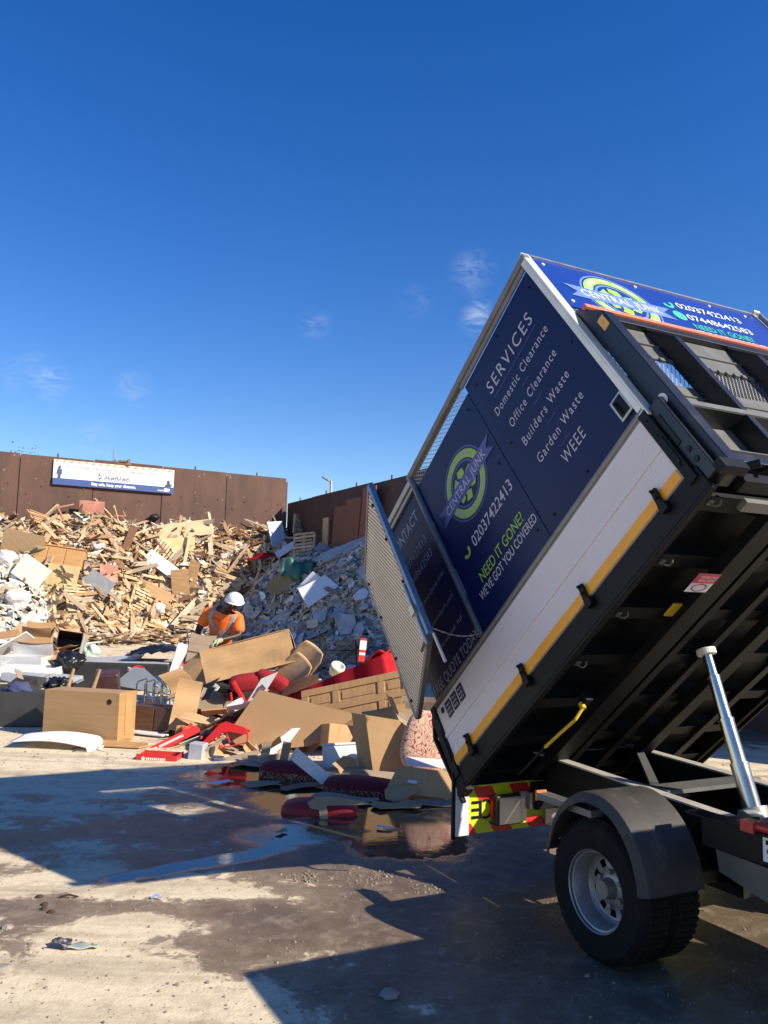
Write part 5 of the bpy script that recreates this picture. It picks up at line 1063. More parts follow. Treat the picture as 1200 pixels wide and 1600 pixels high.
        mb=MB();mb.grid(lambda u,v:((u-.5)*w_,.05*w_*math.sin(u*3.3+k)+.02*math.sin(v*5+k),(v-.5)*h_),10,6,.007);o=mb.build('cardboard_sheet',m,None);place(o,px,py,D,rot);tag(o,l,'cardboard')
    rr=random.Random(41);zones=[(300,380,1100,1150,10.2,10.9),(420,540,1175,1200,9.7,10.1),(560,660,1180,1215,9.0,9.6),(240,330,1130,1180,10.0,10.6),(600,690,1120,1170,9.3,9.9),(330,430,1160,1200,9.35,9.7),(560,640,1130,1170,9.75,10.1)]
    names=[('brown',C),('grey brown',CG),('white',WH),('brown',C),('dark',WOOD3()),('red',REDC()),('tan',PINE)]
    for k in range(56):
        z=zones[k%7];nm,m=names[rr.randrange(7)];w_,h_=rr.uniform(.14,.42),rr.uniform(.08,.26);ph=rr.random()*6
        mb=MB();mb.grid(lambda u,v:((u-.5)*w_*(1-.2*v*math.sin(ph)),.10*w_*math.sin(u*3.3+ph)+(.12*h_*abs(v-.5) if k%2 else 0)+.02*math.sin(v*5+ph),(v-.5)*h_*(1+.25*math.sin(u*4+ph))),8,6,.007)
        o=mb.build('torn_sheet',m,None);place(o,rr.uniform(z[0],z[1]),rr.uniform(z[2],z[3]),rr.uniform(z[4],z[5]),(rr.uniform(-75,20),rr.uniform(-60,60),rr.uniform(-50,50)))
        o.location.z=max(o.location.z,gz(o.location.x,o.location.y)+h_*.3);tag(o,nm+' crumpled torn sheet jammed into the tangle in front of the truck tail','sheet',nm+' torn sheets in the tangle')
    # dark furniture under the big box
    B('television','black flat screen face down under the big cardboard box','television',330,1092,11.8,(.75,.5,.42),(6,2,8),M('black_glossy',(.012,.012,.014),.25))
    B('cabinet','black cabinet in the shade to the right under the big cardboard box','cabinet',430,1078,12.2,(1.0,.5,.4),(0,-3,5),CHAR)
    # folded cardboard strip
    mb=MB();mb.grid(lambda u,v:((v-.5)*.30,.02*math.sin(u*9)-(.20*(u-.72) if u>.72 else 0),(u-.5)*.62),14,4,.012);o=mb.build('cardboard_strip',C,None);place(o,290,1103,10.5,(-18,10,14));tag(o,'long folded cardboard strip standing upright left of centre','cardboard')
    mb=MB();mb.grid(lambda u,v:((v-.5)*.30+.05*math.sin(u*4),.08*math.sin(u*5),(u-.5)*.3),8,5,.02);o=mb.build('cardboard_flap',C,None);place(o,276,1068,10.9,(-30,-20,10));tag(o,'torn crumpled cardboard flap at the top of the folded strip','cardboard')
    # box held by the worker
    r=carton('cardboard_box','grey brown cardboard box with a green mark in the worker\'s hand',309,1038,12.0,(.36,.32,.54),(-6,9,14),CG,(('l',70,.2),('f',100,.15)))
    mb=MB();mb.prism([(.07*math.cos(t)*.7,.13*math.sin(t)) for t in [i*math.pi/8 for i in range(16)]],.001,axes=(Vector((1,0,0)),Vector((0,0,1)),Vector((0,-1,0)),Vector((.02,-.1615,-.08))));mb.build('green_mark',M('green_print',(.16,.24,.06),.7),r)
    mb=MB();mb.b2((-.18,-.1615,.14),(.18,-.1602,.16));mb.build('tape',DKB,r)
    mb=MB();mb.beam((-.3,0,0),(.3,0,0),.05,.025);o=mb.build('batten',OLDW(),None);place(o,312,1068,11.9,(0,-42,6));tag(o,'slanting wooden batten below the cardboard box in the worker\'s hand','batten')
    mb=MB();mb.grid(lambda u,v:((u-.5)*.22,.03*math.sin(u*8),(v-.5)*.42),8,6,.01);o=mb.build('bag',M('red_white_bag',(.62,.06,.05),.5,c2=(.75,.7,.66),c2amt=.47,c2scale=9),None,smooth=True);place(o,292,1045,12.6,(0,25,20));tag(o,'crumpled red and white plastic bag left of the held cardboard box','bag')
    # --- the big cardboard box
    root=empty('cardboard_box','largest long brown cardboard box lying tilted in front of the worker','cardboard box');place(root,388,1027,12.0,(-8,-15,10))
    w,d,h=1.26,.50,.46
    mb=MB();ra=random.Random(2)
    def wallg(f,nu=16,nv=8): mb.grid(f,nu,nv,.007)
    dent=lambda u,v:.025*mnoise.noise(Vector((u*4,v*3,2)))
    wallg(lambda u,v:((u-.5)*w,-d/2+dent(u,v)+.03*math.sin(math.pi*u),(v-.5)*h))
    wallg(lambda u,v:((u-.5)*w,d/2,(v-.5)*h));
    wallg(lambda u,v:((u-.5)*w,(v-.5)*d,h/2+dent(u,v+3)-.05*math.sin(math.pi*v)*(1-u)))
    wallg(lambda u,v:((u-.5)*w,(v-.5)*d,-h/2))
    wallg(lambda u,v:(w/2+.03*math.sin(math.pi*v),(u-.5)*d,(v-.5)*h*.98),8,8);mb.build('box_body',C,root)
    mb=MB();mb.grid(lambda u,v:(-w/2-u*.26,-d/2+.02+.1*u+.03*math.sin(v*7),(v-.5)*h*.95-.12*u),8,8,.007);mb.build('torn_flap',C,root)
    mb=MB();mb.grid(lambda u,v:(-w/2-u*.22,(v-.5)*d*.95,-h/2-.12*u+.02*math.sin(v*9)),6,6,.007);mb.build('torn_flap',C,root)
    mb=MB();mb.grid(lambda u,v:(-w/2+.02-u*.05,(v-.5)*d*.9,(u-.5)*h*.9),6,6,.007);mb.build('end_flap',CG,root)
    mb=MB();mb.b2((-.55,-.004,h/2+.0),(.6,.004,h/2+.006)) ;mb.build('top_seam',CG,root)
    # chipboard chair shells
    for px,py,rot,l,s in ((472,1036,(18,38,-6),'curved veneered chair shell leaning right of the big cardboard box',1.0),(455,1052,(10,45,-14),'second chair shell lower, half under the big cardboard box',.95)):
        mb=MB();mb.grid(lambda u,v:((v-.5)*.40*s*(1-.25*max(0,u-.8)*5*abs(v-.5)*2),.07*math.cos((v-.5)*3)+.05*u*u,(u-.5)*.56*s),14,12,.018);o=mb.build('chair_shell',M('ply_shell',(.46,.30,.17),.6,var=.15,scale=12),None,smooth=True,);place(o,px,py,11.8,rot);tag(o,l,'chair shell')
    # red chairs
    for px,py,rot,l in ((385,1066,(20,-8,12),'red padded chair back on its side under the big cardboard box'),(425,1064,(14,20,-6),'rounded red seat pad right of the red chair back')):
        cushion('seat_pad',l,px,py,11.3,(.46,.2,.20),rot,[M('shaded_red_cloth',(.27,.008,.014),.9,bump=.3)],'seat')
    root=empty('red_chair','red painted angled chair frame sticking out below the red seats','chair');place(root,385,1080,11.0,(0,0,0))
    mb=MB();mb.beam((-.18,0,.12),(.0,-.02,-.16),.06,.05);mb.beam((.0,-.02,-.16),(.1,-.02,-.02),.05,.04);mb.beam((-.2,0,-.02),(-.17,0,-.24),.03,.03);mb.build('frame',REDP(),root,bevel=.008)
    # red sofa base / bed
    root=empty('red_sofa','upturned red fabric sofa base with a pale wooden foot in the middle of the rubbish','sofa');place(root,535,1062,11.3,(0,-13,-18))
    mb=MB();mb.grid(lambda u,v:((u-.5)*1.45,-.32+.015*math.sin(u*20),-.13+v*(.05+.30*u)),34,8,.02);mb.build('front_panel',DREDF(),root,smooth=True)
    mb=MB();mb.grid(lambda u,v:(.70+.02*math.sin(v*11)+v*.02,-.31+u*.62+.02*math.sin(u*9),.22-.36*v+.06*math.sin(u*6)*v),18,12,.02);mb.grid(lambda u,v:(.1+u*.62,-.31+v*.6,.21*u+.05+.03*math.sin(u*9+v*7)),18,14,.02);mb.build('loose_cover',REDF(),root,smooth=True)
    mb=MB();mb.b2((-.68,-.26,-.14),(.66,.3,-.05));mb.build('sofa_frame',WOOD3(),root)
    mb=MB();mb.b2((-.08,-.36,-.24),(.0,-.31,-.05));mb.build('foot',PINE,root,bevel=.006)
    # wooden door
    root=empty('wooden_door','varnished pine panelled door lying on its edge below the red sofa','door');place(root,556,1098,10.4,(-28,-14,-14))
    W_,H_=1.42,.60
    mb=MB()
    for z in (-H_/2+.05,0.0,H_/2-.05): mb.b2((-W_/2,-.02,z-.045),(W_/2,.02,z+.045))
    for x in (-W_/2+.05,-.25,.34,W_/2-.05): mb.b2((x-.045,-.0195,-H_/2+.095),(x+.045,.0195,-.046));mb.b2((x-.045,-.0195,.046),(x+.045,.0195,H_/2-.096))
    mb.build('door_frame',PINE,root,bevel=.004)
    for xa,xb in ((-W_/2+.1,-.3),(-.2,.29),(.39,W_/2-.1)):
        for za,zb in ((-H_/2+.1,-.05),(.05,H_/2-.1)):
            mb=MB();mb.b2((xa-.003,-.006,za-.003),(xb+.003,.006,zb+.003));mb.b2((xa+.03,-.014,za+.025),(xb-.03,-.006,zb-.025));mb.build('door_panel',PINE,root,bevel=.004)
    # big MDF sheet
    POLY('fibreboard_sheet','large bare brown fibreboard sheet spread over the middle of the rubbish','board',458,1133,9.75,[(-.74,-.16),(-.50,.28),(-.44,.38),(.72,.17),(.42,-.10),(.22,-.22),(-.28,-.30),(-.62,-.26)],.008,(-22,2,-3),MDF)
    B('batten','pale timber strip along the left edge of the fibreboard sheet','batten',400,1115,9.95,(.46,.03,.05),(-20,-42,0),PINE)
    for k,(px,py,w_,a,l,m) in enumerate(((350,1128,.75,-32,'long thin batten leaning up behind the red crate',OLDW()),(362,1120,.62,-26,'shorter batten beside the long one behind the red crate',WOOD3()),(335,1112,.30,-6,'small pale block of wood above the battens',PINE),(345,1140,.62,-38,'lowest dark batten just above the red crate',DKB),(375,1103,.3,-12,'short pale offcut where the battens meet the picture board',WH))):
        mb=MB();mb.box((0,0,0),(w_,.10,.02));o=mb.build('batten',m,None,bevel=.003);place(o,px,py,10.15-.03*k,(-40,a,0));tag(o,l,'batten')
    # picture board
    root=empty('picture_board','tall torn white board with a dark picture printed on it, standing up in the middle','picture board');place(root,409,1076,10.6,(-8,28,-12))
    mb=MB();mb.prism([(-.07,-.24),(.06,-.16),(.07,.28),(-.07,.1)],.008,axes=(Vector((1,0,0)),Vector((0,0,1)),Vector((0,-1,0)),Vector((0,0,0))));mb.build('board',WH,root)
    mb=MB();mb.prism([(-.05,-.16),(.04,-.1),(.045,.03),(-.02,.05),(-.05,-.02)],.002,.0085,axes=(Vector((1,0,0)),Vector((0,0,1)),Vector((0,-1,0)),Vector((0,0,0))));mb.build('print',M('dark_print',(.13,.07,.12),.6,c2=(.5,.3,.25),c2amt=.4,c2scale=20),root)
    # wire crate, carton, tub
    root=empty('wire_cage','black wire basket trolley standing behind the red sofa','wire basket');place(root,532,1019,13.2,(0,-3,-8))
    mb=MB();w_,d_,h_=.56,.4,.36
    for i in range(15):
        x=-w_/2+w_*i/14
        for y in (-d_/2,d_/2): mb.tube((x,y,-h_/2),(x,y,h_/2),.0035,n=5)
    for i in range(9):
        z=-h_/2+h_*i/8
        for y in (-d_/2,d_/2): mb.tube((-w_/2,y,z),(w_/2,y,z),.0035,n=5)
        for x in (-w_/2,w_/2): mb.tube((x,-d_/2,z),(x,d_/2,z),.0035,n=5)
    mb.build('wire_mesh',M('black_wire',(.02,.02,.025),.4),root)
    mb=MB()
    for x in (-w_/2,w_/2):
        for y in (-d_/2,d_/2): mb.tube((x,y,-h_/2-.2),(x,y,h_/2+(.16 if x<0 and y<0 else .01)),.010,n=8)
    mb.tube((-w_/2-.25,-d_/2,.06),(w_/2+.2,-d_/2,.02),.008);mb.build('basket_frame',BLACKM(),root)
    root=empty('carton','small white and red drinks carton standing up behind the red sofa','carton');place(root,566,1013,12.9,(0,5,10))
    mb=MB();mb.b2((-.05,-.05,-.2),(.05,.05,.15));mb.build('carton_body',REDC(),root,bevel=.004)
    mb=MB();mb.b2((-.051,-.053,-.02),(.052,-.0505,.12));mb.b2((-.045,-.054,-.1),(.045,-.053,-.06));mb.build('white_print',WH,root)
    mb=MB();mb.lathe([(.001,-.1),(.10,-.1),(.115,.02),(.11,.05),(.09,.06),(.085,.03),(.001,.0)],20,'z');o=mb.build('tub',M('cloudy_plastic',(.62,.66,.50),.35),None,smooth=True);place(o,527,1044,12.6,(30,20,0));tag(o,'cloudy rounded plastic tub behind the red sofa','tub')
    mb=MB();mb.beam((-.15,0,-.1),(.12,0,.14),.06,.03);o=mb.build('black_arm',BLACKM(),None);place(o,551,1022,12.9,(0,0,0));tag(o,'black slanting metal arm between the wire basket and the drinks carton','metal arm')
    # red flat boxes
    def redbox(px,py,D,rot,l,w=.6,d=.22):
        root=empty('red_box',l,'box');place(root,px,py,D,rot)
        mb=MB();mb.b2((-w/2,-d/2,-.045),(w/2,d/2,-.039));mb.b2((-w/2,-d/2-.004,-.05),(w/2,-d/2+.004,.045));mb.b2((-w/2,d/2-.004,-.045),(w/2,d/2+.004,.03));mb.b2((w/2-.004,-d/2+.004,-.045),(w/2+.004,d/2-.004,.04));mb.b2((-w/2-.004,-d/2+.004,-.045),(-w/2+.004,d/2-.004,.02));mb.build('tray',REDC(),root)
        mb=MB();mb.b2((-w/2+.01,-d/2+.01,-.036),(w/2-.01,d/2-.01,-.03));mb.build('card_lining',C,root)
        mb=MB();mb.text('HOME HARDWARE' if 0 else 'xxxxxxxx',(0,0,0),(1,0,0),(0,0,1),cap=.03) if 0 else None
        yy=-d/2-.0055
        ring_=[(-w*.32+.02*math.cos(a),.0+.02*math.sin(a)) for a in [i*math.pi/6 for i in range(12)]]
        mb.prism(ring_,.001,axes=(Vector((1,0,0)),Vector((0,0,1)),Vector((0,-1,0)),Vector((0,yy,0))))
        rr=random.Random(3);x=-w*.25
        while x<w*.2:
            ww=rr.uniform(.012,.022);mb.b2((x,yy,-.013),(x+ww,yy-.001,.013));x+=ww+.006
        mb.build('white_print',WH,root)
    redbox(272,1160,9.95,(-20,-26,12),'longer red printed cardboard tray leaning up on the rubbish',.62,.26)
    redbox(250,1182,9.30,(3,1,-5),'smaller red printed cardboard tray flat on the ground at the front',.44,.24)
    B('board','pale green and white packaging sheet between the two red trays and the grey box','board',297,1160,9.9,(.25,.2,.01),(-30,-20,20),M('pale_green_card',(.5,.6,.5),.6))
    # red crate (holed plastic)
    root=empty('red_crate','bright red plastic crate with open sides at the front of the rubbish','crate');place(root,356,1150,9.65,(-12,-8,-6))
    mb=MB();rp=REDP()
    mb.prism([(-.27,-.06),(-.05,.13),(.02,.15),(.24,.06),(.27,-.02),(.22,-.01),(.05,.035),(-.03,.03),(-.2,-.08)],.02,axes=(Vector((1,0,0)),Vector((0,0,1)),Vector((0,-1,0)),Vector((0,-.1,0))))
    mb.grid(lambda u,v:(-.04+u*.28-.24*v*(1-u),-.1+.35*v,.135-.10*u*u+.02*v),10,8,.01);mb.build('moulded_top',rp,root)
    mb=MB()
    for a,b_ in (((-.22,-.1,-.07),(-.1,-.1,.04)),((-.1,-.1,.05),(-.06,-.1,-.12)),((-.2,-.1,-.1),(-.06,-.1,-.13)),((.02,-.1,.03),(.05,-.1,-.08)),((.26,-.1,-.02),(.25,-.1,-.1)),((.05,-.1,-.12),(.25,-.1,-.1)),((-.05,-.1,-.13),(.05,-.1,-.12))): mb.beam(a,b_,.03,.012)
    mb.build('crate_rib',rp,root)
    B('box','small pale grey lidded box standing in front of the red crate','box',309,1178,9.35,(.16,.16,.24),(0,4,-10),M('silver_grey_card',(.42,.43,.47),.4))
    B('box','black box side behind the small pale grey box','box',322,1180,9.5,(.2,.2,.22),(0,2,-10),CHAR)
    B('box','small dark blue box right of the pale grey box','box',341,1190,9.3,(.14,.14,.10),(4,6,24),M('dark_blue_card',(.04,.06,.12),.5))
    # white L pieces, flat dark boards
    POLY('white_offcut','white folded strip leaning on the fibreboard sheet','board',438,1157,9.35,[(-.14,-.12),(.02,-.02),(.0,.03),(.12,.13),(.21,.14),(.1,-.02),(-.06,-.14)],.02,(-20,0,0),WH)
    POLY('white_offcut','second white strip lower and further left in front of the fibreboard','board',410,1178,9.25,[(-.15,-.05),(.1,.04),(.17,.02),(-.08,-.1)],.02,(-30,0,0),WH)
    POLY('dark_card','dark folded cardboard at the front below the red crate','cardboard',385,1185,9.3,[(-.35,-.02),(.12,.1),(.3,-.10),(-.1,-.14)],.012,(-40,0,6),CG)
    B('board','flat dark board lying in the puddle edge below the small boxes','board',372,1212,8.9,(.75,.30,.02),(0,1,6),M('wet_dark_board',(.10,.085,.065),.35))
    for px,l in ((415,'left of two brown card tabs hanging at the front'),(446,'right of two brown card tabs hanging at the front')):
        POLY('card_tab',l,'cardboard',px,1175,9.1,[(-.05,-.1),(.04,-.11),(.05,.1),(-.04,.11)],.01,(-8,6,0),CG)
    B('cardboard_strip','long narrow grey brown card strip behind the two tabs','cardboard',430,1186,9.2,(.7,.02,.10),(-20,-3,4),CG)
    # open big cardboard, right of centre
    root=empty('cardboard_box','tall opened cardboard box with one shaded and one sunlit side, right of centre','cardboard box');place(root,594,1162,8.95,(0,0,0))
    mb=MB();mb.grid(lambda u,v:(-.31+.15*u+.03*(1-v)*0+(.10*(1-v)),.10-.32*u,(v-.5)*.60+.02*u),6,8,.007)
    mb.build('shaded_side',C,root)
    mb=MB();mb.grid(lambda u,v:(-.16+.36*u+(.10+.02*u)*(1-v),-.22+.03*u,(v-.5)*.60+.02-.05*u*v),8,8,.007);mb.build('sunlit_side',C,root)
    mb=MB();mb.grid(lambda u,v:(-.02+.30*u,-.22+.02*u-.22*v,-.28-.04*v+.03*math.sin(u*3)),6,4,.007);mb.build('flap',C,root)
    mb=MB();mb.grid(lambda u,v:(-.20+.2*u,.10+.3*v,-.27),4,4,.007);mb.build('flap',C,root)
    mb=MB();mb.b2((-.16,-.16,-.295),(.24,.25,-.29));mb.build('base',C,root)
    # wood/orange crate behind it, white drawer
    B('box','open orange brown wooden box behind the white drawer front','box',527,1150,9.7,(.34,.3,.24),(-10,8,25),PINE)
    root=empty('drawer','white shallow drawer front with a raised border between the cardboard sheets','drawer');place(root,535,1180,9.15,(-14,-3,6))
    mb=MB();mb.b2((-.21,0,-.13),(.21,.03,.13));mb.build('drawer_front',WH,root,bevel=.006)
    mb=MB()
    for a,b_ in (((-.21,-.012,.105),(.21,-.001,.13)),((-.21,-.012,-.13),(.21,-.001,-.105)),((-.21,-.012,-.104),(-.185,-.001,.104)),((.185,-.012,-.104),(.21,-.001,.104))): mb.b2(a,b_)
    mb.build('raised_border',WH,root,bevel=.003)
    POLY('brown_card','torn dark brown cardboard lying over the white drawer front','cardboard',540,1194,8.9,[(-.14,.0),(-.02,.09),(.12,.05),(.12,-.04),(.0,-.03),(-.05,-.11),(-.08,-.05)],.008,(-30,0,4),C)
    root=empty('white_plank','white grooved fascia board with an end cap slanting down at the front','board');place(root,489,1202,8.3,(-16,36,-4))
    mb=MB();mb.b2((-.23,-.01,-.06),(.23,.01,.06));mb.b2((-.23,-.014,-.03),(.23,-.010,-.022));mb.b2((-.23,-.014,.02),(.23,-.010,.028));mb.build('fascia',WH,root,bevel=.003)
    mb=MB();mb.b2((-.25,-.02,-.075),(-.231,.03,.075));mb.build('end_cap',WH,root,bevel=.004)
    # floral cushions
    cushion('cushion','upright cream cushion with red floral pattern beside the truck tail','cushion' and 667,1160,8.7,(.50,.20,.56),(-12,14,-6),[FLR],'cushion')
    cushion('cushion','dark red floral cushion lying flat at the left under the fascia board',452,1207,8.7,(.60,.36,.19),(0,3,-6),[M('deep_red_cloth',(.13,.005,.012),.85,bump=.4,var=.2),FLD])
    cushion('cushion','dark red floral cushion in the middle, under the opened box',566,1233,8.15,(.74,.38,.20),(0,2,-6),[M('deep_red_cloth',(.13,.005,.012),.85,bump=.4,var=.2),FLD])
    cushion('cushion','red cushion nearest the puddle with torn cardboard on top of it',500,1270,7.35,(.66,.36,.20),(0,1,-4),[M('bright_red_wet',(.30,.008,.016),.6,var=.2)])
    # a sheared front face pattern on the cushions' fronts
    POLY('torn_cardboard','grey torn cardboard draped over the red cushion nearest the puddle','cardboard',510,1262,7.15,[(-.16,.04),(-.08,.085),(.05,.09),(.3,.055),(.38,.03),(.15,.02),(.0,.015),(.02,-.07),(-.01,-.14),(-.05,-.10),(-.06,-.02),(-.13,-.01)],.008,(-26,0,3),CG)
    B('board','thin dark board lying over the left of the red cushion nearest the puddle','board',478,1252,7.5,(.24,.1,.012),(4,4,-10),DKB)
    for k,(px,py,w_,h_,a,m,l) in enumerate(((410,1228,.35,.2,20,CG,'wet grey card sheet flat in the puddle left of the middle cushion'),(540,1252,.5,.25,-15,CG,'wet grey card flat between the middle and nearest red cushions'),(620,1262,.4,.22,10,C,'brown card sheet flat on the wet ground before the torn rounded flap'),(470,1232,.4,.18,35,DKB,'dark thin board flat behind the nearest red cushion'),(395,1196,.4,.25,-10,CG,'grey brown card flat at the front left of the cushions'),(690,1258,.45,.2,5,CG,'pale card strip flat on the ground by the truck tail'),(345,1225,.22,.1,40,WH,'small white scrap flat in the puddle'),(600,1296,.12,.05,-20,WH,'tiny white scrap floating in the puddle near the truck'),(440,1302,.1,.05,60,C,'tiny brown scrap floating in the puddle'))):
        g=gp(px,py);mb=MB();mb.grid(lambda u,v:((u-.5)*w_*(1-.15*math.sin(v*5+k)),(v-.5)*h_*(1+.2*math.sin(u*6+k)),.008+.03*w_*abs(math.sin(u*2.6+k))),10,6,.006);o=mb.build('wet_card',m,None);o.location=g+Vector((0,0,.008));o.rotation_euler=(0,0,R(a));tag(o,l,'card')
    # right cardboards
    root=empty('cardboard_box','flattened white and brown cardboard box leaning against the truck tail','cardboard box');place(root,662,1218,8.05,(0,0,0))
    mb=MB();mb.grid(lambda u,v:(-.36+.62*u+.12*v,-.20*(1-v)-.05*u,.02-.05*u+.10*v-.09*(1-v)),8,6,.007);mb.build('top_flap',C,root)
    mb=MB();mb.grid(lambda u,v:(-.16+.52*u,-.02+.26*v,.13-.03*u+.03*v),6,4,.007);mb.build('white_flap',WH,root)
    mb=MB();mb.grid(lambda u,v:(-.13+.46*u,-.16+.02*v,-.07-.16*v),6,4,.007);mb.build('front_side',C,root)
    mb=MB();mb.prism([(-.0,0),(.09,0),(.09,.045),(0,.045)],.001,axes=(Vector((.95,-.1,-.08)).normalized(),Vector((.2,.85,.4)).normalized(),Vector((0,-.3,.95)).normalized(),Vector((-.16,-.165,.003))));mb.build('label_sticker',WH,root)
    POLY('torn_cardboard','torn rounded cardboard flap in front of the middle floral cushion','cardboard',628,1240,7.8,[(-.16,.03),(-.1,.07),(.1,.08),(.16,.02),(.02,-.05),(-.07,-.08),(-.15,-.05)],.008,(-35,0,0),CG)
    B('board','long grey card lying over the back of the middle floral cushion','cardboard',590,1212,8.5,(.55,.02,.13),(-60,4,2),CG)
    carton('open_box','plain brown carton on the ground under the flattened box by the truck tail',672,1238,8.35,(.42,.3,.16),(0,0,8),C,(('r',-20,.1),))
    carton('cardboard_box','brown carton squeezed between the pine door and the mesh gate',642,1135,9.6,(.4,.4,.34),(0,5,10),CG,(('l',60,.18),))
    # ---------------- foreground litter on the concrete
    g=gp(112,1482);root=empty('crumpled_packet','crumpled dark and pale green packet lying on the dry concrete in the foreground','litter',g)
    mb=cloth_mb(lambda u,v:((u-.5)*.10-.06,(v-.5)*.07,.02+.02*math.sin(u*3.1)+.01*math.sin(v*9+u*5)),8,6,.004);mb.build('dark_half',M('dark_foil',(.03,.03,.05),.4,c2=(.5,.45,.4),c2amt=.45,c2scale=30),root,smooth=True)
    mb=cloth_mb(lambda u,v:((u-.5)*.16+.05,(v-.5)*.07*(1-.3*u)+.01*u,.012+.006*math.sin(u*9+v*4)),12,6,.004);mb.build('pale_half',M('pale_green_foil',(.32,.42,.36),.5,c2=(.5,.47,.38),c2amt=.5,c2scale=9),root,smooth=True)
    def stone(px,py,s,l,seed,nm='stone',mt=None,fl=.45):
        bm=bmesh.new();bmesh.ops.create_icosphere(bm,subdivisions=2,radius=s)
        for v in bm.verts: v.co*=1+.35*mnoise.noise(v.co/s*1.3+Vector((seed,0,0)));v.co.z*=fl
        me=bpy.data.meshes.new(nm);bm.to_mesh(me);bm.free();me.materials.append(mt or M('stone',(.30,.26,.21),.9,bump=.5,scale=20));o=bpy.data.objects.new(nm,me);col.objects.link(o);o.location=gp(px,py)+Vector((0,0,s*fl*.4));return tag(o,l,nm.replace('_',' '))
    stone(608,1556,.045,'single pale grey stone in the dark shadow at the bottom centre',4)
    stone(3,1518,.05,'small dark and pink stone at the left edge of the foreground',5)
    stone(12,1450,.03,'small pale stone above the one at the left edge',6)
    DK=M('dark_debris',(.05,.035,.025),.9)
    for k,(px,py) in enumerate(((62,1402),(70,1414),(68,1421),(80,1426))): stone(px,py,.02,'crumb of dark debris in the short broken line at the left foreground',10+k,'dirt_crumb',DK,.6)['group']='dark crumbs in a broken line'
    mb=MB();mb.path([(-.03,0,.01),(.0,.01,.03),(.03,.0,.012)],.006,n=5);o=mb.build('blue_scrap',M('blue_plastic_scrap',(.2,.4,.7),.4),None);o.location=gp(244,1406);tag(o,'tiny blue plastic scrap on the damp concrete','scrap')
    mb=MB();mb.path([(-.05,0,.01),(.0,.01,.02),(.06,.0,.012)],.006,n=5);o=mb.build('twig',DK,None);o.location=gp(106,1404);tag(o,'thin dark twig on the damp concrete left of the blue scrap','twig')
    # gravel and crumbs
    rnd=random.Random(8);mb=MB()
    def crumb(p,s):
        V=[Vector((math.cos(a)*s*rnd.uniform(.6,1.1),math.sin(a)*s*rnd.uniform(.6,1.1),0)) for a in [i*math.pi/2.5 for i in range(5)]]
        mb.add([p+v for v in V]+[p+v*.6+Vector((0,0,s*rnd.uniform(.5,.9))) for v in V],[(5,6,7,8,9)]+[(i,(i+1)%5,5+(i+1)%5,5+i) for i in range(5)])
    for k in range(170):
        px,py=rnd.gauss(578,28),rnd.gauss(1372,9);crumb(gp(px,py),abs(rnd.gauss(.003,.004))+.002)
    for k in range(60): crumb(gp(rnd.gauss(680,20),rnd.gauss(1392,8)),rnd.uniform(.004,.012))
    for k in range(60): crumb(gp(rnd.gauss(475,14),rnd.gauss(1372,4)),rnd.uniform(.004,.014))
    for k in range(1500):
        p=gp(rnd.uniform(-100,1250),rnd.uniform(1180,1640));crumb(p,abs(rnd.gauss(0,.004))+.002)
    for k in range(1500):
        p=gp(rnd.uniform(-50,700),rnd.uniform(1000,1200));crumb(p,abs(rnd.gauss(0,.006))+.002)
    mb.build('gravel',M('gravel_grit',(.22,.18,.135),.95,var=.5,scale=30),None,kind='stuff')
foreground()
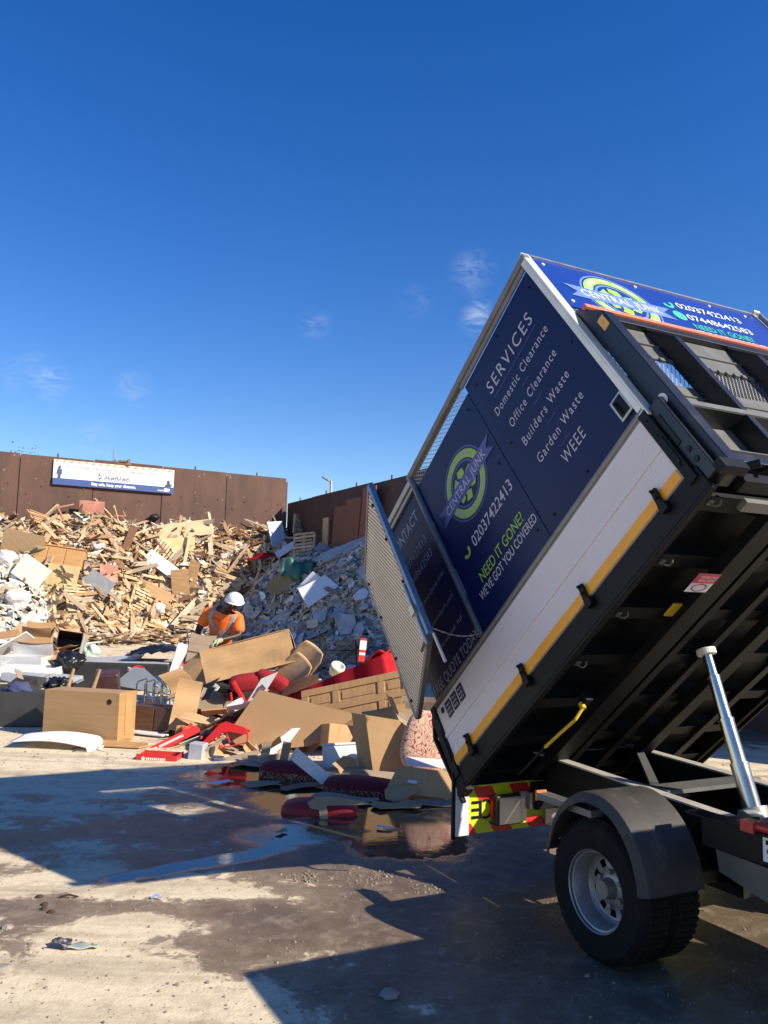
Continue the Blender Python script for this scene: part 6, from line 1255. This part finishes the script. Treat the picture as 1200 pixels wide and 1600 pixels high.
# ================================================================ WORKER
def worker():
    p=at(344,1000,12.5);g=gz(p.x,p.y)
    root=empty('person','worker in orange high-visibility shirt and white helmet bending over a cardboard box','person',(p.x,p.y,g),(0,0,R(0)));root.scale=(1.1,1.06,1.03)
    SK=M('dark_skin',(.045,.024,.016),.5,var=.1);OR=M('hi_vis_orange',(.90,.17,.02),.7,var=.08,scale=6,bump=.3,bscale=14);SIL=M('grey_reflective_tape',(.30,.29,.29),.45,var=.1);NV=M('dark_work_trousers',(.025,.028,.04),.85,bump=.3);HW=M('white_helmet',(.80,.80,.78),.3,coat=.3,var=.02);BT_=M('work_boots',(.05,.035,.02),.7);GV=M('work_glove',(.35,.38,.24),.8)
    # facing the camera (-y), leaning forward and to his left (picture right)
    V=dict(pel=(0.000,0.100,0.820),wa=(0.000,0.040,0.960),ch=(0.030,-0.060,1.150),up=(0.060,-0.160,1.320),nk=(0.100,-0.220,1.400),hb=(0.160,-0.300,1.440),hd=(0.220,-0.340,1.470),ht=(0.235,-0.350,1.510),
        sl=(-0.140,-0.100,1.340),el=(-0.270,-0.140,1.100),wl=(-0.240,-0.300,0.920),hl=(-0.220,-0.370,0.860),
        sr=(0.250,-0.160,1.260),er=(0.300,-0.260,1.030),wr=(0.120,-0.440,0.980),hr=(0.050,-0.500,0.950),
        pl=(-0.100,0.100,0.780),kl=(-0.150,-0.080,0.500),al=(-0.160,0.120,0.090),fl=(-0.170,-0.040,0.050),pr=(0.100,0.100,0.780),kr=(0.140,-0.140,0.500),ar=(0.160,0.080,0.090),fr=(0.170,-0.080,0.050))
    rad=dict(pel=.145,wa=.135,ch=.155,up=.125,nk=.062,hb=.068,hd=.092,ht=.080,sl=.075,el=.048,wl=.033,hl=.034,sr=.075,er=.048,wr=.033,hr=.034,pl=.09,kl=.06,al=.042,fl=.04,pr=.09,kr=.06,ar=.042,fr=.04)
    E=[('pel','wa'),('wa','ch'),('ch','up'),('up','nk'),('nk','hb'),('hb','hd'),('hd','ht'),('up','sl'),('sl','el'),('el','wl'),('wl','hl'),('up','sr'),('sr','er'),('er','wr'),('wr','hr'),('pel','pl'),('pl','kl'),('kl','al'),('al','fl'),('pel','pr'),('pr','kr'),('kr','ar'),('ar','fr')]
    def sk(name,keys,edges,mat,k=1.0,rr=None,extra=None):
        vs=[V[a] if a in V else extra[a] for a in keys];ix={a:i for i,a in enumerate(keys)};r=[(rr or {}).get(a,rad.get(a,.05)*k) for a in keys]
        return skin(name,vs,[(ix[a],ix[b]) for a,b in edges],r,mat,root,2,0)
    keys=list(V);body=sk('body',keys,E,SK)
    # face: nose, ears, brow on the same surface's head
    shirt_keys=['ch','pel2','wa','up','sl','el2','sr','er2','nk2'];ex=dict(pel2=(0,.09,.86),el2=(-.25,-.13,1.13),er2=(.295,-.25,1.05),nk2=(.085,-.20,1.365))
    sk('shirt',shirt_keys,[('ch','wa'),('wa','pel2'),('ch','up'),('up','sl'),('sl','el2'),('up','sr'),('sr','er2'),('up','nk2')],OR,1.12,dict(pel2=.165,el2=.082,er2=.082,nk2=.085,sl=.098,sr=.098,up=.150,ch=.180,wa=.165),ex)
    sk('trousers',['pel','pl','kl','al2','pr','kr','ar2'],[('pel','pl'),('pl','kl'),('kl','al2'),('pel','pr'),('pr','kr'),('kr','ar2')],NV,1.15,dict(al2=.065,ar2=.065,pel=.158),dict(al2=(-.16,.11,.14),ar2=(.16,.07,.14)))
    for a,f in (('al','fl'),('ar','fr')):
        A=Vector(V[a]);Fv=Vector(V[f]);skin('boot',[A+Vector((0,.03,.08)),A+Vector((0,.02,-.03)),Fv+Vector((0,-.02,0)),Fv+Vector((0,-.10,-.005))],[(0,1),(1,2),(2,3)],[.058,.055,.05,.04],BT_,root,2)
    # hands: palm + five fingers each
    def hand(w,h,sgn):
        w=Vector(w);h=Vector(h);d=(h-w).normalized();s=d.cross(Vector((0,0,1))).normalized();up=s.cross(d)
        vs=[w,h,h+d*.045];ed=[(0,1),(1,2)];r=[.034,.042,.036]
        for k in range(4):
            b0=h+d*.05+s*(.030-.020*k);l=(.030,.036,.034,.026)[k]
            i=len(vs);vs+=[b0,b0+d*l-up*.008,b0+d*(l*1.6)-up*.035,b0+d*(l*1.6)-up*.058];ed+=[(2,i),(i,i+1),(i+1,i+2),(i+2,i+3)];r+=[.0125,.0115,.0105,.009]
        i=len(vs);b0=h+s*.035*sgn+d*.005;vs+=[b0,b0+s*.018*sgn+d*.025-up*.02,b0+d*.05-up*.045];ed+=[(1,i),(i,i+1),(i+1,i+2)];r+=[.014,.012,.010]
        skin('glove',vs,ed,r,GV,root,2)
    hand(V['wl'],V['hl'],1);hand(V['wr'],V['hr'],-1)
    # face details
    hd=Vector(V['hd']);fw=Vector((.35,-.75,-.45)).normalized();sd=fw.cross(Vector((0,0,1))).normalized();u=sd.cross(fw)
    skin('nose',[hd+fw*.088+u*.0,hd+fw*.108-u*.03],[(0,1)],[.012,.017],SK,body,1)
    for s in (-1,1):
        mb=MB();c=hd+fw*.084+sd*s*.032+u*.012;mb.lathe([(.001,-.012),(.009,-.008),(.012,0),(.009,.008),(.001,.012)],10,'z',c=c);mb.build('eye',M('eye_white',(.6,.58,.55),.3),body,smooth=True)
        mb=MB();c=hd+fw*.0955+sd*s*.032+u*.010;mb.lathe([(.001,-.006),(.006,0),(.001,.006)],8,'z',c=c);mb.build('iris',M('deep_black',(.004,.004,.005),.6),body)
        skin('ear',[hd+sd*s*.088+u*.02,hd+sd*s*.092-u*.02],[(0,1)],[.018,.013],SK,body,1)
    mb=MB();mb.beam(hd+fw*.092-u*.055-sd*.022,hd+fw*.092-u*.055+sd*.022,.008,.012);mb.build('mouth',M('lips',(.07,.03,.025),.5),body)
    # helmet
    hm=empty('helmet_tmp','','');bpy.data.objects.remove(hm)
    mb=MB();c=hd+u*.045
    axz=(u*.9-fw*.25).normalized();axx=(fw-axz*fw.dot(axz)).normalized();axy=axz.cross(axx);Q=Matrix((axx,axy,axz)).transposed().to_4x4();Q.translation=c
    mb=MB(Q)
    def hf(a,b):
        th=a*2*math.pi;ph=b*math.pi/2;x=.145*math.cos(ph)*math.cos(th);y=.118*math.cos(ph)*math.sin(th);z=.125*math.sin(ph);return (x,y,z+.006*math.cos(th*2)*0)
    mb.grid(hf,32,10,.004);mb.grid(lambda a,b:((.143+.016*b+(.045*b*max(0,math.cos(a*6.283))**2))*math.cos(a*6.283),(.116+.016*b)*math.sin(a*6.283),-.004*b-.012*b*max(0,math.cos(a*6.283))),32,2,.004)
    mb.tube((-.12,0,.062),(.11,0,.075),.012,n=8);mb.build('helmet',HW,root,smooth=True)
    # silver braces on the shirt (front), projected on the shirt surface
    sh=[o for o in root.children if o.name.startswith('shirt')][0]
    dg=bpy.context.evaluated_depsgraph_get()
    from mathutils.bvhtree import BVHTree
    bv=BVHTree.FromPolygons([v.co for v in sh.data.vertices],[tuple(p.vertices) for p in sh.data.polygons])
    def strap(pts,w,name='reflective_strap',dirv=Vector((0,1,0)),o0=-1.2):
        L_=[];n=26
        for i in range(n+1):
            t=i/n*(len(pts)-1);k=min(int(t),len(pts)-2);a=Vector(pts[k]).lerp(Vector(pts[k+1]),t-k)
            tg_=(Vector(pts[k+1])-Vector(pts[k])).normalized();s=tg_.cross(dirv).normalized()
            row=[]
            for q in (-1,-.33,.33,1):
                org=a+s*w*q/2+dirv*o0;hit=bv.ray_cast(org,dirv)
                row.append(hit[0]+hit[1]*.006 if hit[0] else None)
            L_.append(row)
        mb=MB()
        for i in range(n):
            for j in range(3):
                q=[L_[i][j],L_[i+1][j],L_[i+1][j+1],L_[i][j+1]]
                if all(q): mb.add(q,[(0,1,2,3)])
        if mb.v: mb.build(name,SIL,root)
    strap([(-.06,0,1.42),(-.10,0,1.26),(-.05,0,1.14),(.06,0,1.03)],.055)
    strap([(.22,0,1.36),(.19,0,1.22),(.14,0,1.10),(.05,0,1.00)],.055)
    strap([(-.16,0,1.02),(.0,0,0.98),(.2,0,1.02)],.055)
worker()
# -------------------------------------------------------------- object ids for the setting
bpy.context.view_layer.update()
